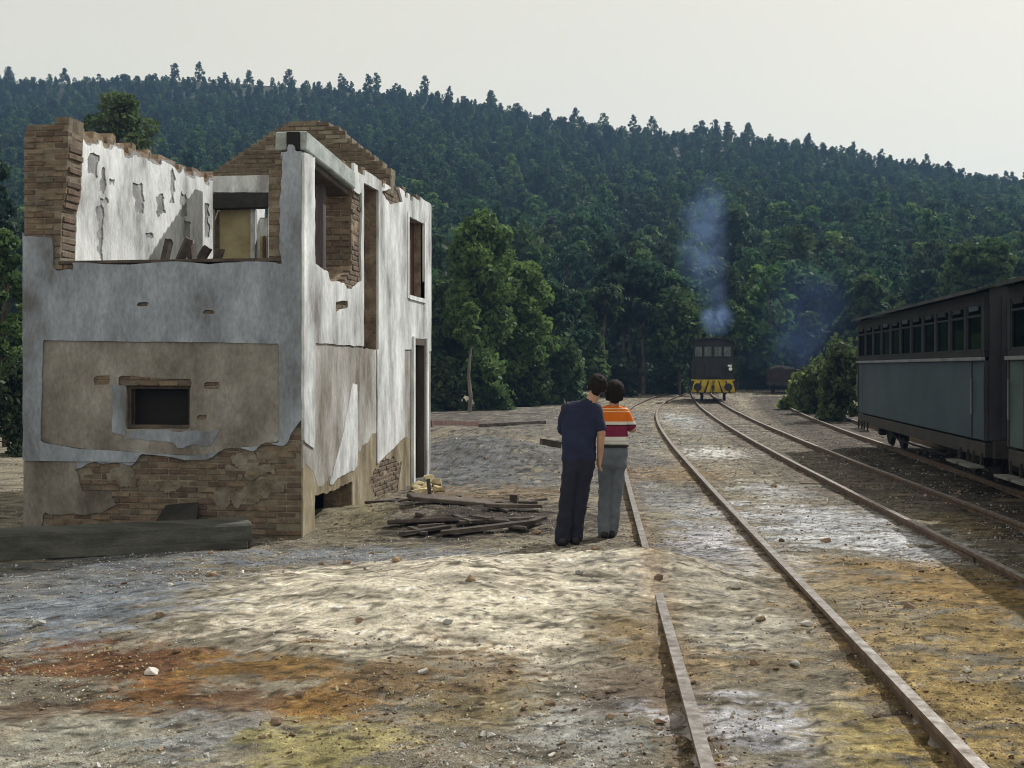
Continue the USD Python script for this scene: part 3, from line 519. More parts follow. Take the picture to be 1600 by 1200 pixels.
# --- left wall, whose inner face shows above the sill
XLi = XL + .36
def lz(px, py): return onx(px, py, XLi)
l_top = stairs(YF + TW + .001, YB, lz(112, 196)[1] - .02, lz(330, 268)[1] + .02, 13, w=.10, amp=1.5)
lw = Polygon([(YF + TW + .001, -.35), (YB, -.35)] + l_top[::-1]).buffer(0)
left = obj('left_wall', wall_yz(ragged(lw, .05, 35, .035).union(lw.intersection(sbox(0, -1, 99, 4.1))), XL, XLi), 'rubble_core', bld)
lh = [(136, 152, 237, 275), (154, 164, 262, 300), (206, 222, 285, 335), (243, 256, 305, 340), (264, 271, 262, 320), (150, 158, 315, 408), (226, 236, 362, 374), (280, 290, 300, 340), (286, 296, 345, 375), (170, 178, 282, 292), (316, 324, 320, 372), (150, 168, 310, 320)]
lgap = ragged(unary_union([Polygon([lz(a, c), lz(b, c), lz(b, d), lz(a, d)]) for a, b, c, d in lh]).buffer(-.008), .10, 23, .02, 11).union(ragged(lw.exterior.intersection(sbox(0, 3.3, 99, 9)).buffer(.07), .06, 24))
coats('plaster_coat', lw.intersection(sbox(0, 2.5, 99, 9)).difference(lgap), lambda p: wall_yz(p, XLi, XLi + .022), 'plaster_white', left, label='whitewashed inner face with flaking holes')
obj('under_coat', wall_yz(lw.intersection(sbox(0, 2.5, 99, 9)).difference(ragged(lw.exterior.intersection(sbox(0, 3.3, 99, 9)).buffer(.05), .05, 34)), XLi, XLi + .009), 'plaster_under', left)
obj('plaster_coat', wall_yz(ragged(lw.intersection(sbox(0, -.3, 99, 9)), .02, 25), XL - .02, XL), 'plaster_side', left)
# --- gable cross wall
def gz(px, py): return ony(px, py, YG)
gx0, gx1 = XLi + .03, XR - .36
gtop = [gz(611, 290), gz(611, 268), gz(585, 247), gz(560, 228), gz(530, 204), gz(514, 194), gz(498, 188), gz(452, 190), gz(420, 208), gz(392, 228), gz(362, 248), gz(333, 272)]
st = []
for (xa, za), (xb, zb) in zip(gtop[1:-1], gtop[2:]):
    n = max(1, int(abs(xa - xb) / .085))
    for k in range(n):
        z = za + (zb - za) * (k + .5) / n; st += [(xa + (xb - xa) * k / n, z), (xa + (xb - xa) * (k + 1) / n, z)]
gp = Polygon([(gz(333, 300)[0], 0), (gx1 + .36, 0), (gx1 + .36, gz(611, 285)[1])] + st + [(gz(333, 270)[0], gz(333, 272)[1])]).buffer(0).difference(sbox(XR - .345, -1, XR + 1, rz(611, 300)[1] - .02))
gop = Polygon([gz(336, 303), gz(418, 303), gz(418, 520), gz(336, 520)])
gop2 = Polygon([gz(505, 306), gz(521, 306), gz(521, 328), gz(505, 328)]).union(Polygon([gz(503, 352), gz(519, 352), gz(519, 398), gz(503, 398)]))
gwall = gp.difference(gop).difference(gop2).buffer(0)
gab = obj('gable_wall', wall_xz(gwall, YG, YG + .25), 'mortar', bld)
gpl = ragged(unary_union([Polygon([gz(334, 276), gz(422, 274), gz(422, 301), gz(334, 301)]), Polygon([gz(500, 270), gz(526, 272), gz(526, 304), gz(500, 304)]), Polygon([gz(420, 302), gz(440, 302), gz(440, 420), gz(420, 420)])]), .012, 27).intersection(gwall)
coats('plaster_coat', gpl, lambda p: wall_xz(p, YG - .03, YG), 'plaster_white', gab)
lay_bricks(gab, gwall.intersection(Polygon([gz(325, 150), gz(640, 150), gz(640, 276), gz(325, 276)])).union(gwall.intersection(Polygon([gz(506, 276), gz(545, 276), gz(545, 400), gz(506, 400)]))).difference(gpl), brick_front(YG), 41, cover=.45, palette=(5, 5, 6, 6, 7, 1))
c0, c1 = gz(334, 303), gz(421, 325)
obj('lintel', bx(((c0[0] + c1[0]) / 2, YG + .03, (c0[1] + c1[1]) / 2), (c1[0] - c0[0], .14, c0[1] - c1[1]), None, .01), 'iron_black', gab, label='black block painted as the shadowed slot over the inner doorway')  # black block added to paint the dark slot above the door panel
c0, c1 = gz(337, 325), gz(388, 425)
obj('door_panel', bx(((c0[0] + c1[0]) / 2, YG + .16, (c0[1] + c1[1]) / 2), (c1[0] - c0[0], .04, c0[1] - c1[1]), None, .006), 'yellow_board', gab, label='plain yellowish board standing in the inner doorway')
c0, c1 = gz(389, 325), gz(396, 425)
obj('post', bx(((c0[0] + c1[0]) / 2, YG + .10, (c0[1] + c1[1]) / 2), (c1[0] - c0[0], .10, c0[1] - c1[1]), None, .006), 'plaster_white', gab)
for k, q in enumerate((399, 404, 410)):
    c0, c1 = gz(q, 366), gz(q + 4, 425)
    obj('slat', bx(((c0[0] + c1[0]) / 2, YG + .2, (c0[1] + c1[1]) / 2), (c1[0] - c0[0], .05, c0[1] - c1[1])), 'yellow_board' if k != 1 else 'old_wood', gab)
# rear wall, upper floor
rw = Polygon([(XLi + .001, 0), (XR - .341, 0), (XR - .341, rz(668, 330)[1] - .1), (XLi + .001, lz(330, 280)[1] - .3)])
rear = obj('rear_wall', wall_xz(rw.difference(sbox(-4.95, 3.55, -4.75, 3.75)), YB - .3, YB - .001), 'mortar', bld)
obj('plaster_coat', wall_xz(rw.buffer(-.02).difference(sbox(-4.95, 3.55, -4.75, 3.75)), YB - .325, YB - .30), 'plaster_white', rear)
obj('upper_floor', bx(((XLi + XR - .34) / 2, (YF + TW + YB - .33) / 2, SILL - .22), (XR - .35 - XLi, YB - YF - TW - .35, .12)), 'old_wood', bld)

BR.sort(key=lambda b: b[:2])
for _, _, me, m_, pa in BR[:300]: obj('brick', me, m_, pa)
if len(BR) > 300: obj('brickwork', [b[2] for b in BR[300:]], 'brick_mixed', bld, kind='stuff', label='smaller and farther bricks of the broken walls')

# ------------------------------------------------------------------ loose timber, rubble
def gp3(px, py, up=0.0):
    p = G(px, py); p[2] = float(height(p[0], p[1])) + up; return p
def plank(name, a, b, w, h, m, label, cat, group=None, roll=0.0, seed=0, rise=(0, 0)):
    p, q = gp3(*a), gp3(*b); p[2] += h / 2 + rise[0]; q[2] += h / 2 + rise[1]
    return obj(name, beam(p, q, w, h, .006, roll, .008, seed), m, None, label=label, cat=cat, group=group)
tb = thing('timber_beam', 'long thick grey timber beam lying along the foot of the ruined front', 'beam')
p, q = gp3(-90, 874), gp3(392, 850); p[2] += .135; q[2] += .145
obj('body', beam(p, q, .34, .25, .02, .06, .006, 4), 'timber_grey', tb)
u = (q - p) / np.linalg.norm(q - p)
obj('lower_ledge', beam(p + (0, -.19, -.09), q + u * .04 + (0, -.19, -.09), .05, .08, .01), 'timber_grey', tb)
sl = gp3(286, 822)
obj('slab', trimesh.convex.convex_hull(np.array([[x, y, z] for (x, z, y) in [(fz(254, 818)[0], .12, YF - .22), (fz(320, 818)[0], .10, YF - .22), (fz(313, 785)[0], fz(313, 785)[1], YF - .05), (fz(262, 789)[0], fz(262, 789)[1], YF - .05), (fz(254, 818)[0], .12, YF - .16), (fz(320, 818)[0], .10, YF - .16), (fz(311, 784)[0], fz(311, 784)[1], YF - .036), (fz(264, 788)[0], fz(264, 788)[1], YF - .036)]])), 'iron_black', None, label='black slab leaning against the front wall behind the long beam', cat='slab')
PL = [((606, 833), (742, 829), .16, .06), ((640, 818), (802, 808), .20, .07), ((700, 804), (838, 800), .14, .06), ((716, 832), (834, 826), .18, .06), ((598, 804), (696, 811), .15, .05), ((690, 842), (836, 837), .14, .06),
      ((575, 797), (624, 804), .14, .05), ((758, 819), (846, 815), .12, .06), ((628, 842), (700, 836), .18, .05), ((655, 826), (716, 803), .12, .05), ((770, 797), (832, 806), .14, .05), ((800, 838), (850, 830), .12, .05)]
for k, (a, b, w, h) in enumerate(PL):
    plank('plank', a, b, w * .85, h * .7, ['timber_dark', 'old_wood', 'timber_dark'][k % 3], 'dark broken plank in the low heap right of the ruin', 'plank', 'planks heaped beside the ruin', random.uniform(-.25, .25), k, (random.uniform(0, .08), random.uniform(0, .08)))
for k in range(16):
    x_, y_ = random.uniform(560, 850), random.uniform(782, 842); l_ = random.uniform(18, 46)
    plank('broken_lath', (x_, y_), (x_ + l_, y_ + random.uniform(-7, 7)), random.uniform(.05, .10), .03, random.choice(['timber_dark', 'old_wood', 'timber_dark']), 'short dark splintered lath lying among the plank heap', 'lath', 'splintered laths around the plank heap', 0, 300 + k, (random.uniform(0, .05), random.uniform(0, .05)))
obj('stick', beam(gp3(674, 804) - (0, 0, .05), gp3(674, 804) + (-.045, .02, .30), .045, .035, .006, 0, .004, 5), 'timber_dark', None, label='thin stick standing up out of the plank heap', cat='stick')
obj('post_stump', beam(gp3(715, 800) - (0, 0, .05), gp3(715, 800) + (.01, 0, .12), .075, .08, .008, 0, .004, 6), 'timber_dark', None, label='short dark stump behind the middle of the plank heap', cat='stump')
obj('post_stump', beam(gp3(803, 806) - (0, 0, .05), gp3(803, 806) + (0, 0, .15), .09, .09, .008, 0, .004, 7), 'timber_dark', None, label='squarer dark stump at the far end of the plank heap', cat='stump')
plank('short_beam', (846, 719), (874, 718), .16, .12, 'timber_dark', 'short dark beam on the ground just left of the man', 'beam')
plank('long_beam', (668, 686), (742, 668), .22, .16, 'red_wood', 'long dark reddish beam lying behind the grey mound', 'beam')
plank('long_beam', (742, 668), (850, 662), .16, .10, 'timber_dark', 'thin dark beam lying farther along behind the grey mound', 'beam')
for k, (px, z, lean, dd) in enumerate([(246, .20, .10, 13.6), (262, .18, .22, 13.3), (283, .13, .30, 13.8), (305, .15, -.12, 13.5), (318, .12, .18, 14.0)]):
    p = at(px, 410, dd); p[2] = SILL - .17; q = p + (lean, .12, z + .45)
    obj('broken_timber', beam(p, q, .07, .10, .006, random.uniform(-.4, .4), .01, 60 + k), 'timber_dark', None, label='dark broken timber sticking up above the sill inside the upper room', cat='timber', group='broken timbers inside the upper room')
def stone_mesh(seed, n=14, flat=.65):
    r = np.random.default_rng(seed); d = r.normal(size=(n, 3)); d /= np.linalg.norm(d, axis=1, keepdims=True)
    return trimesh.convex.convex_hull(d * r.uniform(.75, 1.1, (n, 1)) * (1, r.uniform(.6, .95), flat))
mat('stone_grey', [(.22, .22, .22), (.36, .36, .36), (.5, .5, .49)], 5, .9, .4, 40, rnd=.5)
mat('stone_brown', [(.09, .06, .045), (.17, .12, .085), (.26, .2, .14)], 5, .9, .4, 40, rnd=.5)
mat('stone_yellow', [(.28, .22, .12), (.42, .36, .22), (.52, .46, .32)], 5, .9, .4, 40, rnd=.35)
def stone(px, py, r, m, label, group=None, seed=0):
    p = gp3(px, py); s = stone_mesh(seed); s.apply_scale(r); s.apply_translation(p + (0, 0, r * .25)); obj('stone', s, m, None, label=label, cat='stone', group=group)
for k in range(9):
    stone(random.uniform(640, 686), random.uniform(757, 778), random.uniform(.06, .15), 'stone_yellow', 'yellowish stone in the rubble below the side door', 'yellow stones below the side door', 50 + k)
for k, (px, py, r) in enumerate([(1148, 931, .06), (1188, 978, .05), (840, 840, .06), (1262, 980, .05), (1220, 845, .05), (1290, 845, .06), (1480, 835, .07), (860, 1100, .035), (1030, 930, .05), (700, 1000, .04), (735, 950, .05), (560, 1000, .04), (905, 930, .04), (930, 900, .05), (620, 905, .05), (410, 935, .04), (250, 985, .045), (175, 1080, .04), (235, 1055, .05), (430, 1130, .04), (470, 1085, .04), (60, 985, .05), (330, 905, .05), (540, 890, .05), (1240, 1040, .04), (1180, 1040, .04), (1420, 955, .05), (1510, 1050, .04), (1370, 1120, .03), (955, 1120, .03), (720, 1160, .03), (1500, 770, .06), (1210, 760, .06)]):
    stone(px, py, r, 'stone_brown' if k % 3 else 'stone_grey', 'small dark loose stone on the open ground', 'stones scattered over the open ground', 80 + k)

# ------------------------------------------------------------------ railway tracks
def sweep(C, prof, z, seed=0, jag=0.0):
    """profile (across, up) swept along the ground line C at height z"""
    T = np.gradient(C, axis=0); T /= np.linalg.norm(T, axis=1, keepdims=True); N = np.stack([T[:, 1], -T[:, 0]], 1)
    P = np.asarray(prof); n, k = len(C), len(P); zz = np.broadcast_to(z, n)
    V = np.zeros((n, k, 3)); V[:, :, :2] = C[:, None] + N[:, None] * P[None, :, :1]; V[:, :, 2] = zz[:, None] + P[None, :, 1]
    i = np.arange(n * k).reshape(n, k); a, b, c, d = i[:-1], i[1:], np.roll(i[1:], -1, 1), np.roll(i[:-1], -1, 1)
    Fc = np.vstack([np.stack([a.ravel(), b.ravel(), c.ravel()], 1), np.stack([a.ravel(), c.ravel(), d.ravel()], 1)])
    cap = trimesh.creation.triangulate_polygon(Polygon(P), engine='earcut')[1] % k
    m = trimesh.Trimesh(V.reshape(-1, 3), np.vstack([Fc, cap, cap[:, ::-1] + (n - 1) * k]), process=False); m.fix_normals(); return m
RAILP = [(-.031, 0), (.031, 0), (.033, -.012), (.030, -.034), (.009, -.042), (.009, -.095), (.055, -.112), (.055, -.122), (-.055, -.122), (-.055, -.112), (-.009, -.095), (-.009, -.042), (-.030, -.034), (-.033, -.012)]
def resample(C, step):
    t = np.concatenate([[0], np.cumsum(np.linalg.norm(np.diff(C, axis=0), axis=1))]); q = np.arange(0, t[-1], step)
    return np.stack([np.interp(q, t, C[:, 0]), np.interp(q, t, C[:, 1])], 1)
def track(C, label, lo, hi, sleepers, seed):
    t = thing('railway_track', label, 'railway track'); r = np.random.default_rng(seed)
    C = resample(C, .3); C = C[(C[:, 1] > lo) & (C[:, 1] < hi)]
    z = np.where(C[:, 1] > 30, height(C[:, 0], C[:, 1]), 0.0); k = np.ones(41) / 41; z = np.convolve(np.pad(z, 20, mode='edge'), k, 'valid')
    for s in (-1, 1):
        L = offset(C, s * GAUGE / 2)
        zz = z + RZ + .012 * (meshkit.noise(np.stack([L[:, 0] * .35, L[:, 1] * .35, np.full(len(L), s)], 1), seed) - .5)
        rl = obj('rail', sweep(L, RAILP, zz), 'rail_steel', t, smooth=30)
        T = np.gradient(L, axis=0); T /= np.linalg.norm(T, axis=1, keepdims=True)
        for j in range(18 + 5 * (s > 0), len(L), 30):
            if np.hypot(*L[j]) < 26:
                a = math.atan2(T[j, 1], T[j, 0]); pl = []
                for sd in (-1, 1):
                    nx, ny = T[j, 1] * sd * .02, -T[j, 0] * sd * .02
                    pl.append(bx((L[j, 0] + nx, L[j, 1] + ny, zz[j] - .068), (.45, .016, .05), a, .003))
                obj('fishplate', pl, 'rail_steel', rl)
    if sleepers:
        D = resample(C, .72); T = np.gradient(D, axis=0)
        for j in range(len(D)):
            if sleepers[0] < D[j, 1] < sleepers[1] and r.random() < sleepers[2]:
                h = float(height(*D[j])); a = math.atan2(T[j, 1], T[j, 0]) + r.normal(0, .03)
                obj('sleeper', bx((D[j, 0], D[j, 1], h - .065 + r.uniform(-.02, .012)), (.22, 1.85, .13), a, .012), 'sleeper_wood', t)
    return t
track(CA, 'main railway track half buried in sand beside the couple', -8, 92, None, 1)
track(CB, 'second railway track curving away to the small locomotive', -4, 90, (4, 50, .8), 2)
track(CC, 'railway track under the standing blue grey carriages', -8, 58, (2, 40, .9), 3)

# ------------------------------------------------------------------ carriages
def carriage(y0, L, label, low, detail=True):
    """near end at y0, running away from the camera"""
    t = thing('railway_carriage', label, 'carriage', (XC, y0, 0)); hw, zb, zw, ze = 1.05, .76, 1.84, 2.76
    for s in (-1, 1):
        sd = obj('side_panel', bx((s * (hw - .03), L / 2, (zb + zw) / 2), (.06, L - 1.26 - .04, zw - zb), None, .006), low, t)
        if s < 0 and low == 'coach_teal':
            for y in np.arange(.75, L - .6, .14): obj('cover_strip', bx((s * (hw + .004), y, (zb + zw) / 2), (.012, .02, zw - zb - .04)), low, sd)
        obj('waist_rail', bx((s * (hw + .012), L / 2, zw + .025), (.06, L - .02, .05), None, .006), 'coach_trim', t)
        obj('upper_frame', [bx((s * (hw - .03), L / 2, zw + .09), (.055, L - .02, .08)), bx((s * (hw - .03), L / 2, ze - .09), (.055, L - .02, .18))] + [bx((s * (hw - .028), y, (zw + ze) / 2 - .01), (.06, .12, ze - zw - .28)) for y in np.linspace(.06, L - .06, 12)], 'coach_brown', t)
        ys = np.linspace(.06, L - .06, 12)
        for a, b in zip(ys[:-1], ys[1:]):
            w = obj('window_frame', [bx((s * (hw - .02), a + .085, (zw + ze) / 2 - .01), (.035, .03, ze - zw - .30)), bx((s * (hw - .02), b - .085, (zw + ze) / 2 - .01), (.035, .03, ze - zw - .30)), bx((s * (hw - .019), (a + b) / 2, zw + .145), (.04, b - a - .21, .03)), bx((s * (hw - .019), (a + b) / 2, ze - .30), (.04, b - a - .21, .03))], 'coach_brown', t)
            obj('pane', bx((s * (hw - .028), (a + b) / 2, (zw + ze) / 2 - .09), (.006, b - a - .2, ze - zw - .46)), 'window_glass', w)
            if s < 0 and detail:
                obj('vent', bx((s * (hw + .004), (a + b) / 2, ze - .2), (.02, (b - a) * .5, .07), None, .004), 'coach_blue' if random.random() < .4 else 'coach_brown', t)
        for (a, b) in ((.03, .63), (L - .63, L - .03)):
            d = obj('door', bx((s * (hw - .035), (a + b) / 2, (zb + zw) / 2), (.05, b - a - .05, zw - zb), None, .006), low, t)
            for c in (a, b): obj('door_post', bx((s * (hw - .026), c, (zb + zw) / 2), (.06, .05, zw - zb)), 'coach_end', d)
            obj('handle', cyl((s * (hw + .03), b - .1, 1.1), (s * (hw + .03), b - .1, 1.6), .014, n=8), 'coach_trim', d)
        obj('sole_bar', bx((s * (hw - .06), L / 2, .63), (.10, L, .2), None, .008), 'iron_black', t)
        for y in ((.33, 1.0, L - 1.0, L - .33) if detail else (.33,)):
            st = obj('step', bx((s * (hw + .08), y, .40), (.2, .55, .035), None, .004), 'step_grey', t)
            obj('bracket', [bx((s * (hw + .0), y + e, .49), (.03, .03, .2)) for e in (-.2, .2)], 'iron_black', st)
        obj('truss_rod', tube([(s * .8, 1.9, .55), (s * .8, 3.1, .34), (s * .8, L - 3.1, .34), (s * .8, L - 1.9, .55)], .02, 6), 'iron_black', t)
    obj('floor_frame', bx((0, L / 2, .69), (1.9, L - .05, .12)), 'iron_black', t)
    for y, sg in ((.03, -1), (L - .03, 1)):
        e = obj('end_wall', bx((0, y, (zb + ze) / 2 + .04), (2 * hw - .13, .055, ze - zb + .08), None, .006), 'coach_end', t)
        obj('end_board', [bx((x, y + sg * .035, (zb + ze) / 2), (.05, .02, ze - zb - .1)) for x in np.linspace(-.8, .8, 5)], 'coach_end', e)
        bf = obj('buffer_beam', bx((0, y + sg * .08, .64), (1.9, .12, .24), None, .01), 'iron_black', t)
        obj('buffer', [cyl((0, y + sg * .14, .66), (0, y + sg * .40, .66), .07), cyl((0, y + sg * .40, .66), (0, y + sg * .44, .66), .17, .17, 20)], 'iron_black', bf)
    a = np.linspace(-1, 1, 15); x = a * (hw + .12); z = ze + .01 + .17 * (1 - a ** 2)
    rp = [(u, v + .035) for u, v in zip(x, z)] + [(u, v) for u, v in zip(x[::-1], z[::-1])]
    C = np.array([[0, -.08], [0, L + .08]]); m = wall_xz(Polygon(rp), -.08, L + .08); rf = obj('roof', m, 'coach_roof', t)
    obj('gutter', [bx((s * (hw + .115), L / 2, ze + .03), (.03, L + .14, .05)) for s in (-1, 1)], 'coach_roof', rf)
    for y in (1.7, L - 1.7):
        bg = obj('bogie_frame', [bx((s * .64, y, .42), (.07, 1.75, .12), None, .01) for s in (-1, 1)] + [bx((0, y, .45), (1.3, .3, .14))], 'iron_black', t)
        for yy in (y - .6, y + .6):
            for s in (-1, 1):
                prof = [(-.02, .30), (.03, .30), (.03, .335), (.055, .335), (.055, .27), (.03, .25), (.02, .09), (.05, .08), (.05, .0), (-.05, 0), (-.05, .08), (-.02, .1), (-.03, .25)]
                th = np.linspace(0, 2 * np.pi, 33)[:-1]; P = np.array(prof); n = len(P)
                V = np.array([(-s * p[0] + s * GAUGE / 2, yy + p[1] * math.cos(h), .425 + p[1] * math.sin(h)) for h in th for p in P])
                Fq = [[i * n + j, ((i + 1) % 32) * n + j, ((i + 1) % 32) * n + (j + 1) % n, i * n + (j + 1) % n] for i in range(32) for j in range(n)]
                w = trimesh.Trimesh(V, np.vstack([np.array(Fq)[:, [0, 1, 2]], np.array(Fq)[:, [0, 2, 3]]]), process=False); w.fix_normals()
                obj('wheel', w, 'iron_black', t)
                obj('axle_box', bx((s * .73, yy, .43), (.14, .2, .22), None, .02), 'iron_black', bg)
            obj('axle', cyl((-.55, yy, .425), (.55, yy, .425), .05), 'iron_black', bg)
        for s in (-1, 1):
            obj('leaf_spring', [bx((s * .72, y, .60 - k * .018), (.07, .9 - k * .16, .015)) for k in range(4)], 'iron_black', bg)
    return t
y_near = onx(1538, 600, 4.28)[0]; y_far = onx(1340, 600, 4.28)[0]
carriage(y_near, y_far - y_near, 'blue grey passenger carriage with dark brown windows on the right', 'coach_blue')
carriage(y_near - 1.0 - 8.6, 8.6, 'paler teal carriage coupled nearer, cut off by the picture edge', 'coach_teal')

# ------------------------------------------------------------------ locomotive and wagons
def place(px, py): p = G(px, py, RZ); return p
lp = place(1114, 627); la = math.atan2(ray(1114)[1], ray(1114)[0]) - math.pi / 2
loco = thing('locomotive', 'small black steam locomotive seen from behind with a yellow buffer beam', 'locomotive', (lp[0], lp[1], float(height(lp[0], lp[1])) + RZ), la)
hw = .98
a = np.linspace(0, np.pi, 15); cx = np.cos(a) * hw; cz = 2.72 + .30 * np.sin(a) ** .55
cabp = Polygon([(-hw, 1.15)] + [(hw, 1.15)] + list(zip(cx, cz)))
wins = [sbox(x - .17, 2.15, x + .17, 2.66) for x in (-.70, -.24, .24, .70)]
obj('cab', [wall_xz(cabp.difference(unary_union(wins)), .25, .31), wall_xz(cabp.difference(unary_union([sbox(-.8, 2.2, -.3, 2.62), sbox(.3, 2.2, .8, 2.62)])), 1.75, 1.81)] + [bx((s * (hw - .02), 1.03, 1.55), (.05, 1.43, .8)) for s in (-1, 1)] + [bx((s * (hw - .02), y, 2.35), (.05, .12, .85)) for s in (-1, 1) for y in (.38, 1.68)], 'loco_black', loco)
rp = Polygon(list(zip(cx * 1.06, cz + .05)) + list(zip(cx[::-1] * 1.06, cz[::-1] + .005)))
obj('roof', wall_xz(rp, .12, 1.95), 'loco_black', loco)
for x in (-.70, -.24, .24, .70):
    w = obj('window_frame', [bx((x, .24, 2.15), (.40, .03, .03)), bx((x, .24, 2.66), (.40, .03, .03)), bx((x - .185, .24, 2.405), (.03, .03, .48)), bx((x + .185, .24, 2.405), (.03, .03, .48))], 'loco_black', loco)
    obj('pane', bx((x, .28, 2.405), (.34, .006, .51)), 'cab_glass', w)
bk = obj('bunker', wall_xz(Polygon([(-1.02, .95), (1.02, .95), (1.02, 1.95), (.9, 2.06), (-.9, 2.06), (-1.02, 1.95)]), -.55, .245), 'loco_black', loco)
obj('bunker_hatch', bx((0, -.57, 1.5), (.8, .04, .7), None, .01), 'loco_black', bk)
obj('hand_rail', tube([(-.85, -.60, 1.2), (-.85, -.60, 1.9)], .018, 6), 'loco_black', bk)
obj('hand_rail', tube([(.6, -.60, 1.1), (.6, -.60, 1.7)], .018, 6), 'loco_black', bk)
lm = obj('rear_lamp', [cyl((.83, -.56, 1.55), (.83, -.70, 1.55), .10, n=16)], 'loco_black', loco)
obj('lamp_glass', cyl((.83, -.70, 1.55), (.83, -.715, 1.55), .085, n=16), 'lamp_white', lm)
obj('lamp_top', bx((.80, -.62, 1.70), (.2, .14, .10), None, .02), 'lamp_white', lm)
bb = obj('buffer_beam', bx((0, -.72, .70), (2.12, .10, .62), None, .01), 'loco_black', loco)
band = sbox(-1.04, .42, 1.04, .99)
yel = [affinity.translate(Polygon([(0, .40), (.25, .40), (.27 + sg * .20, 1.0), (-.02 + sg * .20, 1.0)]), x, 0).intersection(band) for x, sg in [(-1.05, 1), (-.70, 1), (-.35, 1), (.16, -1), (.50, -1), (.84, -1)]]
for p in yel: obj('yellow_stripe', wall_xz(p, -.785, -.771), 'loco_yellow', bb)
obj('yellow_stripe', wall_xz(Polygon([(-.16, .42), (.16, .42), (0, .99)]), -.785, -.771), 'loco_yellow', bb)
obj('yellow_edge', bx((0, -.778, 1.01), (2.08, .016, .05)), 'loco_yellow', bb)
for x in (-.72, .72):
    obj('buffer', [cyl((x, -.77, .68), (x, -1.05, .68), .085), cyl((x, -1.05, .68), (x, -1.10, .68), .19, .19, 20)], 'loco_black', bb)
obj('coupling', [bx((0, -.86, .66), (.12, .2, .2), None, .02), tube([(0, -.95, .66), (0, -1.02, .55), (0, -.98, .40), (0, -.93, .35)], .03, 6)], 'iron_black', bb)
obj('main_frame', [bx((s * .42, 2.2, .62), (.06, 5.8, .45)) for s in (-1, 1)] + [bx((0, 2.2, .93), (1.9, 5.8, .06))], 'iron_black', loco)
for y in (.1, 1.5, 2.9, 4.2):
    for s in (-1, 1):
        obj('wheel', [cyl((s * .50, y, .40), (s * .61, y, .40), .41, .41, 24), cyl((s * .61, y, .40), (s * .66, y, .40), .10, .09, 12)], 'iron_black', loco)
obj('side_tank', [bx((s * .72, 3.0, 1.45), (.5, 2.3, .95), None, .03) for s in (-1, 1)], 'loco_black', loco)
obj('boiler', [cyl((0, 1.8, 1.75), (0, 5.0, 1.75), .58, .58, 28), cyl((0, 5.0, 1.75), (0, 5.06, 1.75), .58, .5, 28)], 'loco_black', loco)
obj('chimney', [cyl((.15, 4.6, 2.2), (.15, 4.6, 3.15), .17, .20, 18), cyl((.15, 4.6, 3.1), (.15, 4.6, 3.25), .26, .24, 18)], 'loco_black', loco)
obj('dome', [cyl((0, 3.2, 2.2), (0, 3.2, 2.6), .28, .26, 18), cyl((0, 3.2, 2.6), (0, 3.2, 2.74), .26, .10, 18)], 'loco_black', loco)
wp = G(1222, 619); wg = thing('mine_wagon', 'dark red open mine wagon heaped with black load near the bushes', 'wagon', (wp[0], wp[1], float(height(wp[0], wp[1]))), la - .12)
def slope_box(x0, x1, y0, y1, z0, z1, f):
    return trimesh.convex.convex_hull(np.array([[x * (1 if z == z0 else f), y * (1 if z == z0 else f), z] for x in (x0, x1) for y in (y0, y1) for z in (z0, z1)]))
body = obj('body', slope_box(-.78, .78, -1.5, 1.5, .68, 1.42, 1.08), 'wagon_red', wg)
obj('rim', [bx((0, s * 1.62, 1.42), (1.78, .06, .08)) for s in (-1, 1)] + [bx((s * .86, 0, 1.42), (.06, 3.18, .08)) for s in (-1, 1)], 'iron_black', body)
obj('rib', [bx((x, -1.59, 1.05), (.06, .06, .74)) for x in (-.7, -.25, .25, .7)] + [bx((s * .83, y, 1.05), (.06, .06, .74)) for s in (-1, 1) for y in (-1.1, 0, 1.1)], 'wagon_red', body)
ld = stone_mesh(7, 60, .5); ld.apply_scale((.8, 1.5, .55)); ld.apply_translation((0, 0, 1.42)); obj('load', ld, 'coal', wg)
obj('frame', [bx((0, 0, .60), (1.5, 3.4, .14)), bx((0, -1.74, .6), (1.6, .1, .22)), bx((.95, -.5, 1.35), (.5, .2, .12), None, .02)], 'iron_black', wg)
for s in (-1, 1):
    for y in (-.8, .8): obj('wheel', [cyl((s * .5, y, .32), (s * .6, y, .32), .32, .32, 20), cyl((s * .6, y, .32), (s * .66, y, .32), .09, .08, 10)], 'iron_black', wg)
    obj('buffer', [cyl((s * .55, -1.79, .62), (s * .55, -2.0, .62), .06), cyl((s * .55, -2.0, .62), (s * .55, -2.04, .62), .14, .14, 16)], 'iron_black', wg)
wp = G(1160, 607); w2 = thing('flat_wagon', 'low dark flat wagon parked between locomotive and mine wagon', 'wagon', (wp[0], wp[1], float(height(wp[0], wp[1]))), la - .1)
obj('deck', bx((0, 0, .62), (1.25, 3.6, .30), None, .02), 'wagon_red', w2); obj('side_board', [bx((s * .6, 0, .86), (.06, 3.6, .18)) for s in (-1, 1)], 'iron_black', w2)
for s in (-1, 1):
    for y in (-1.1, 1.1): obj('wheel', cyl((s * .45, y, .28), (s * .55, y, .28), .28, .28, 18), 'iron_black', w2)

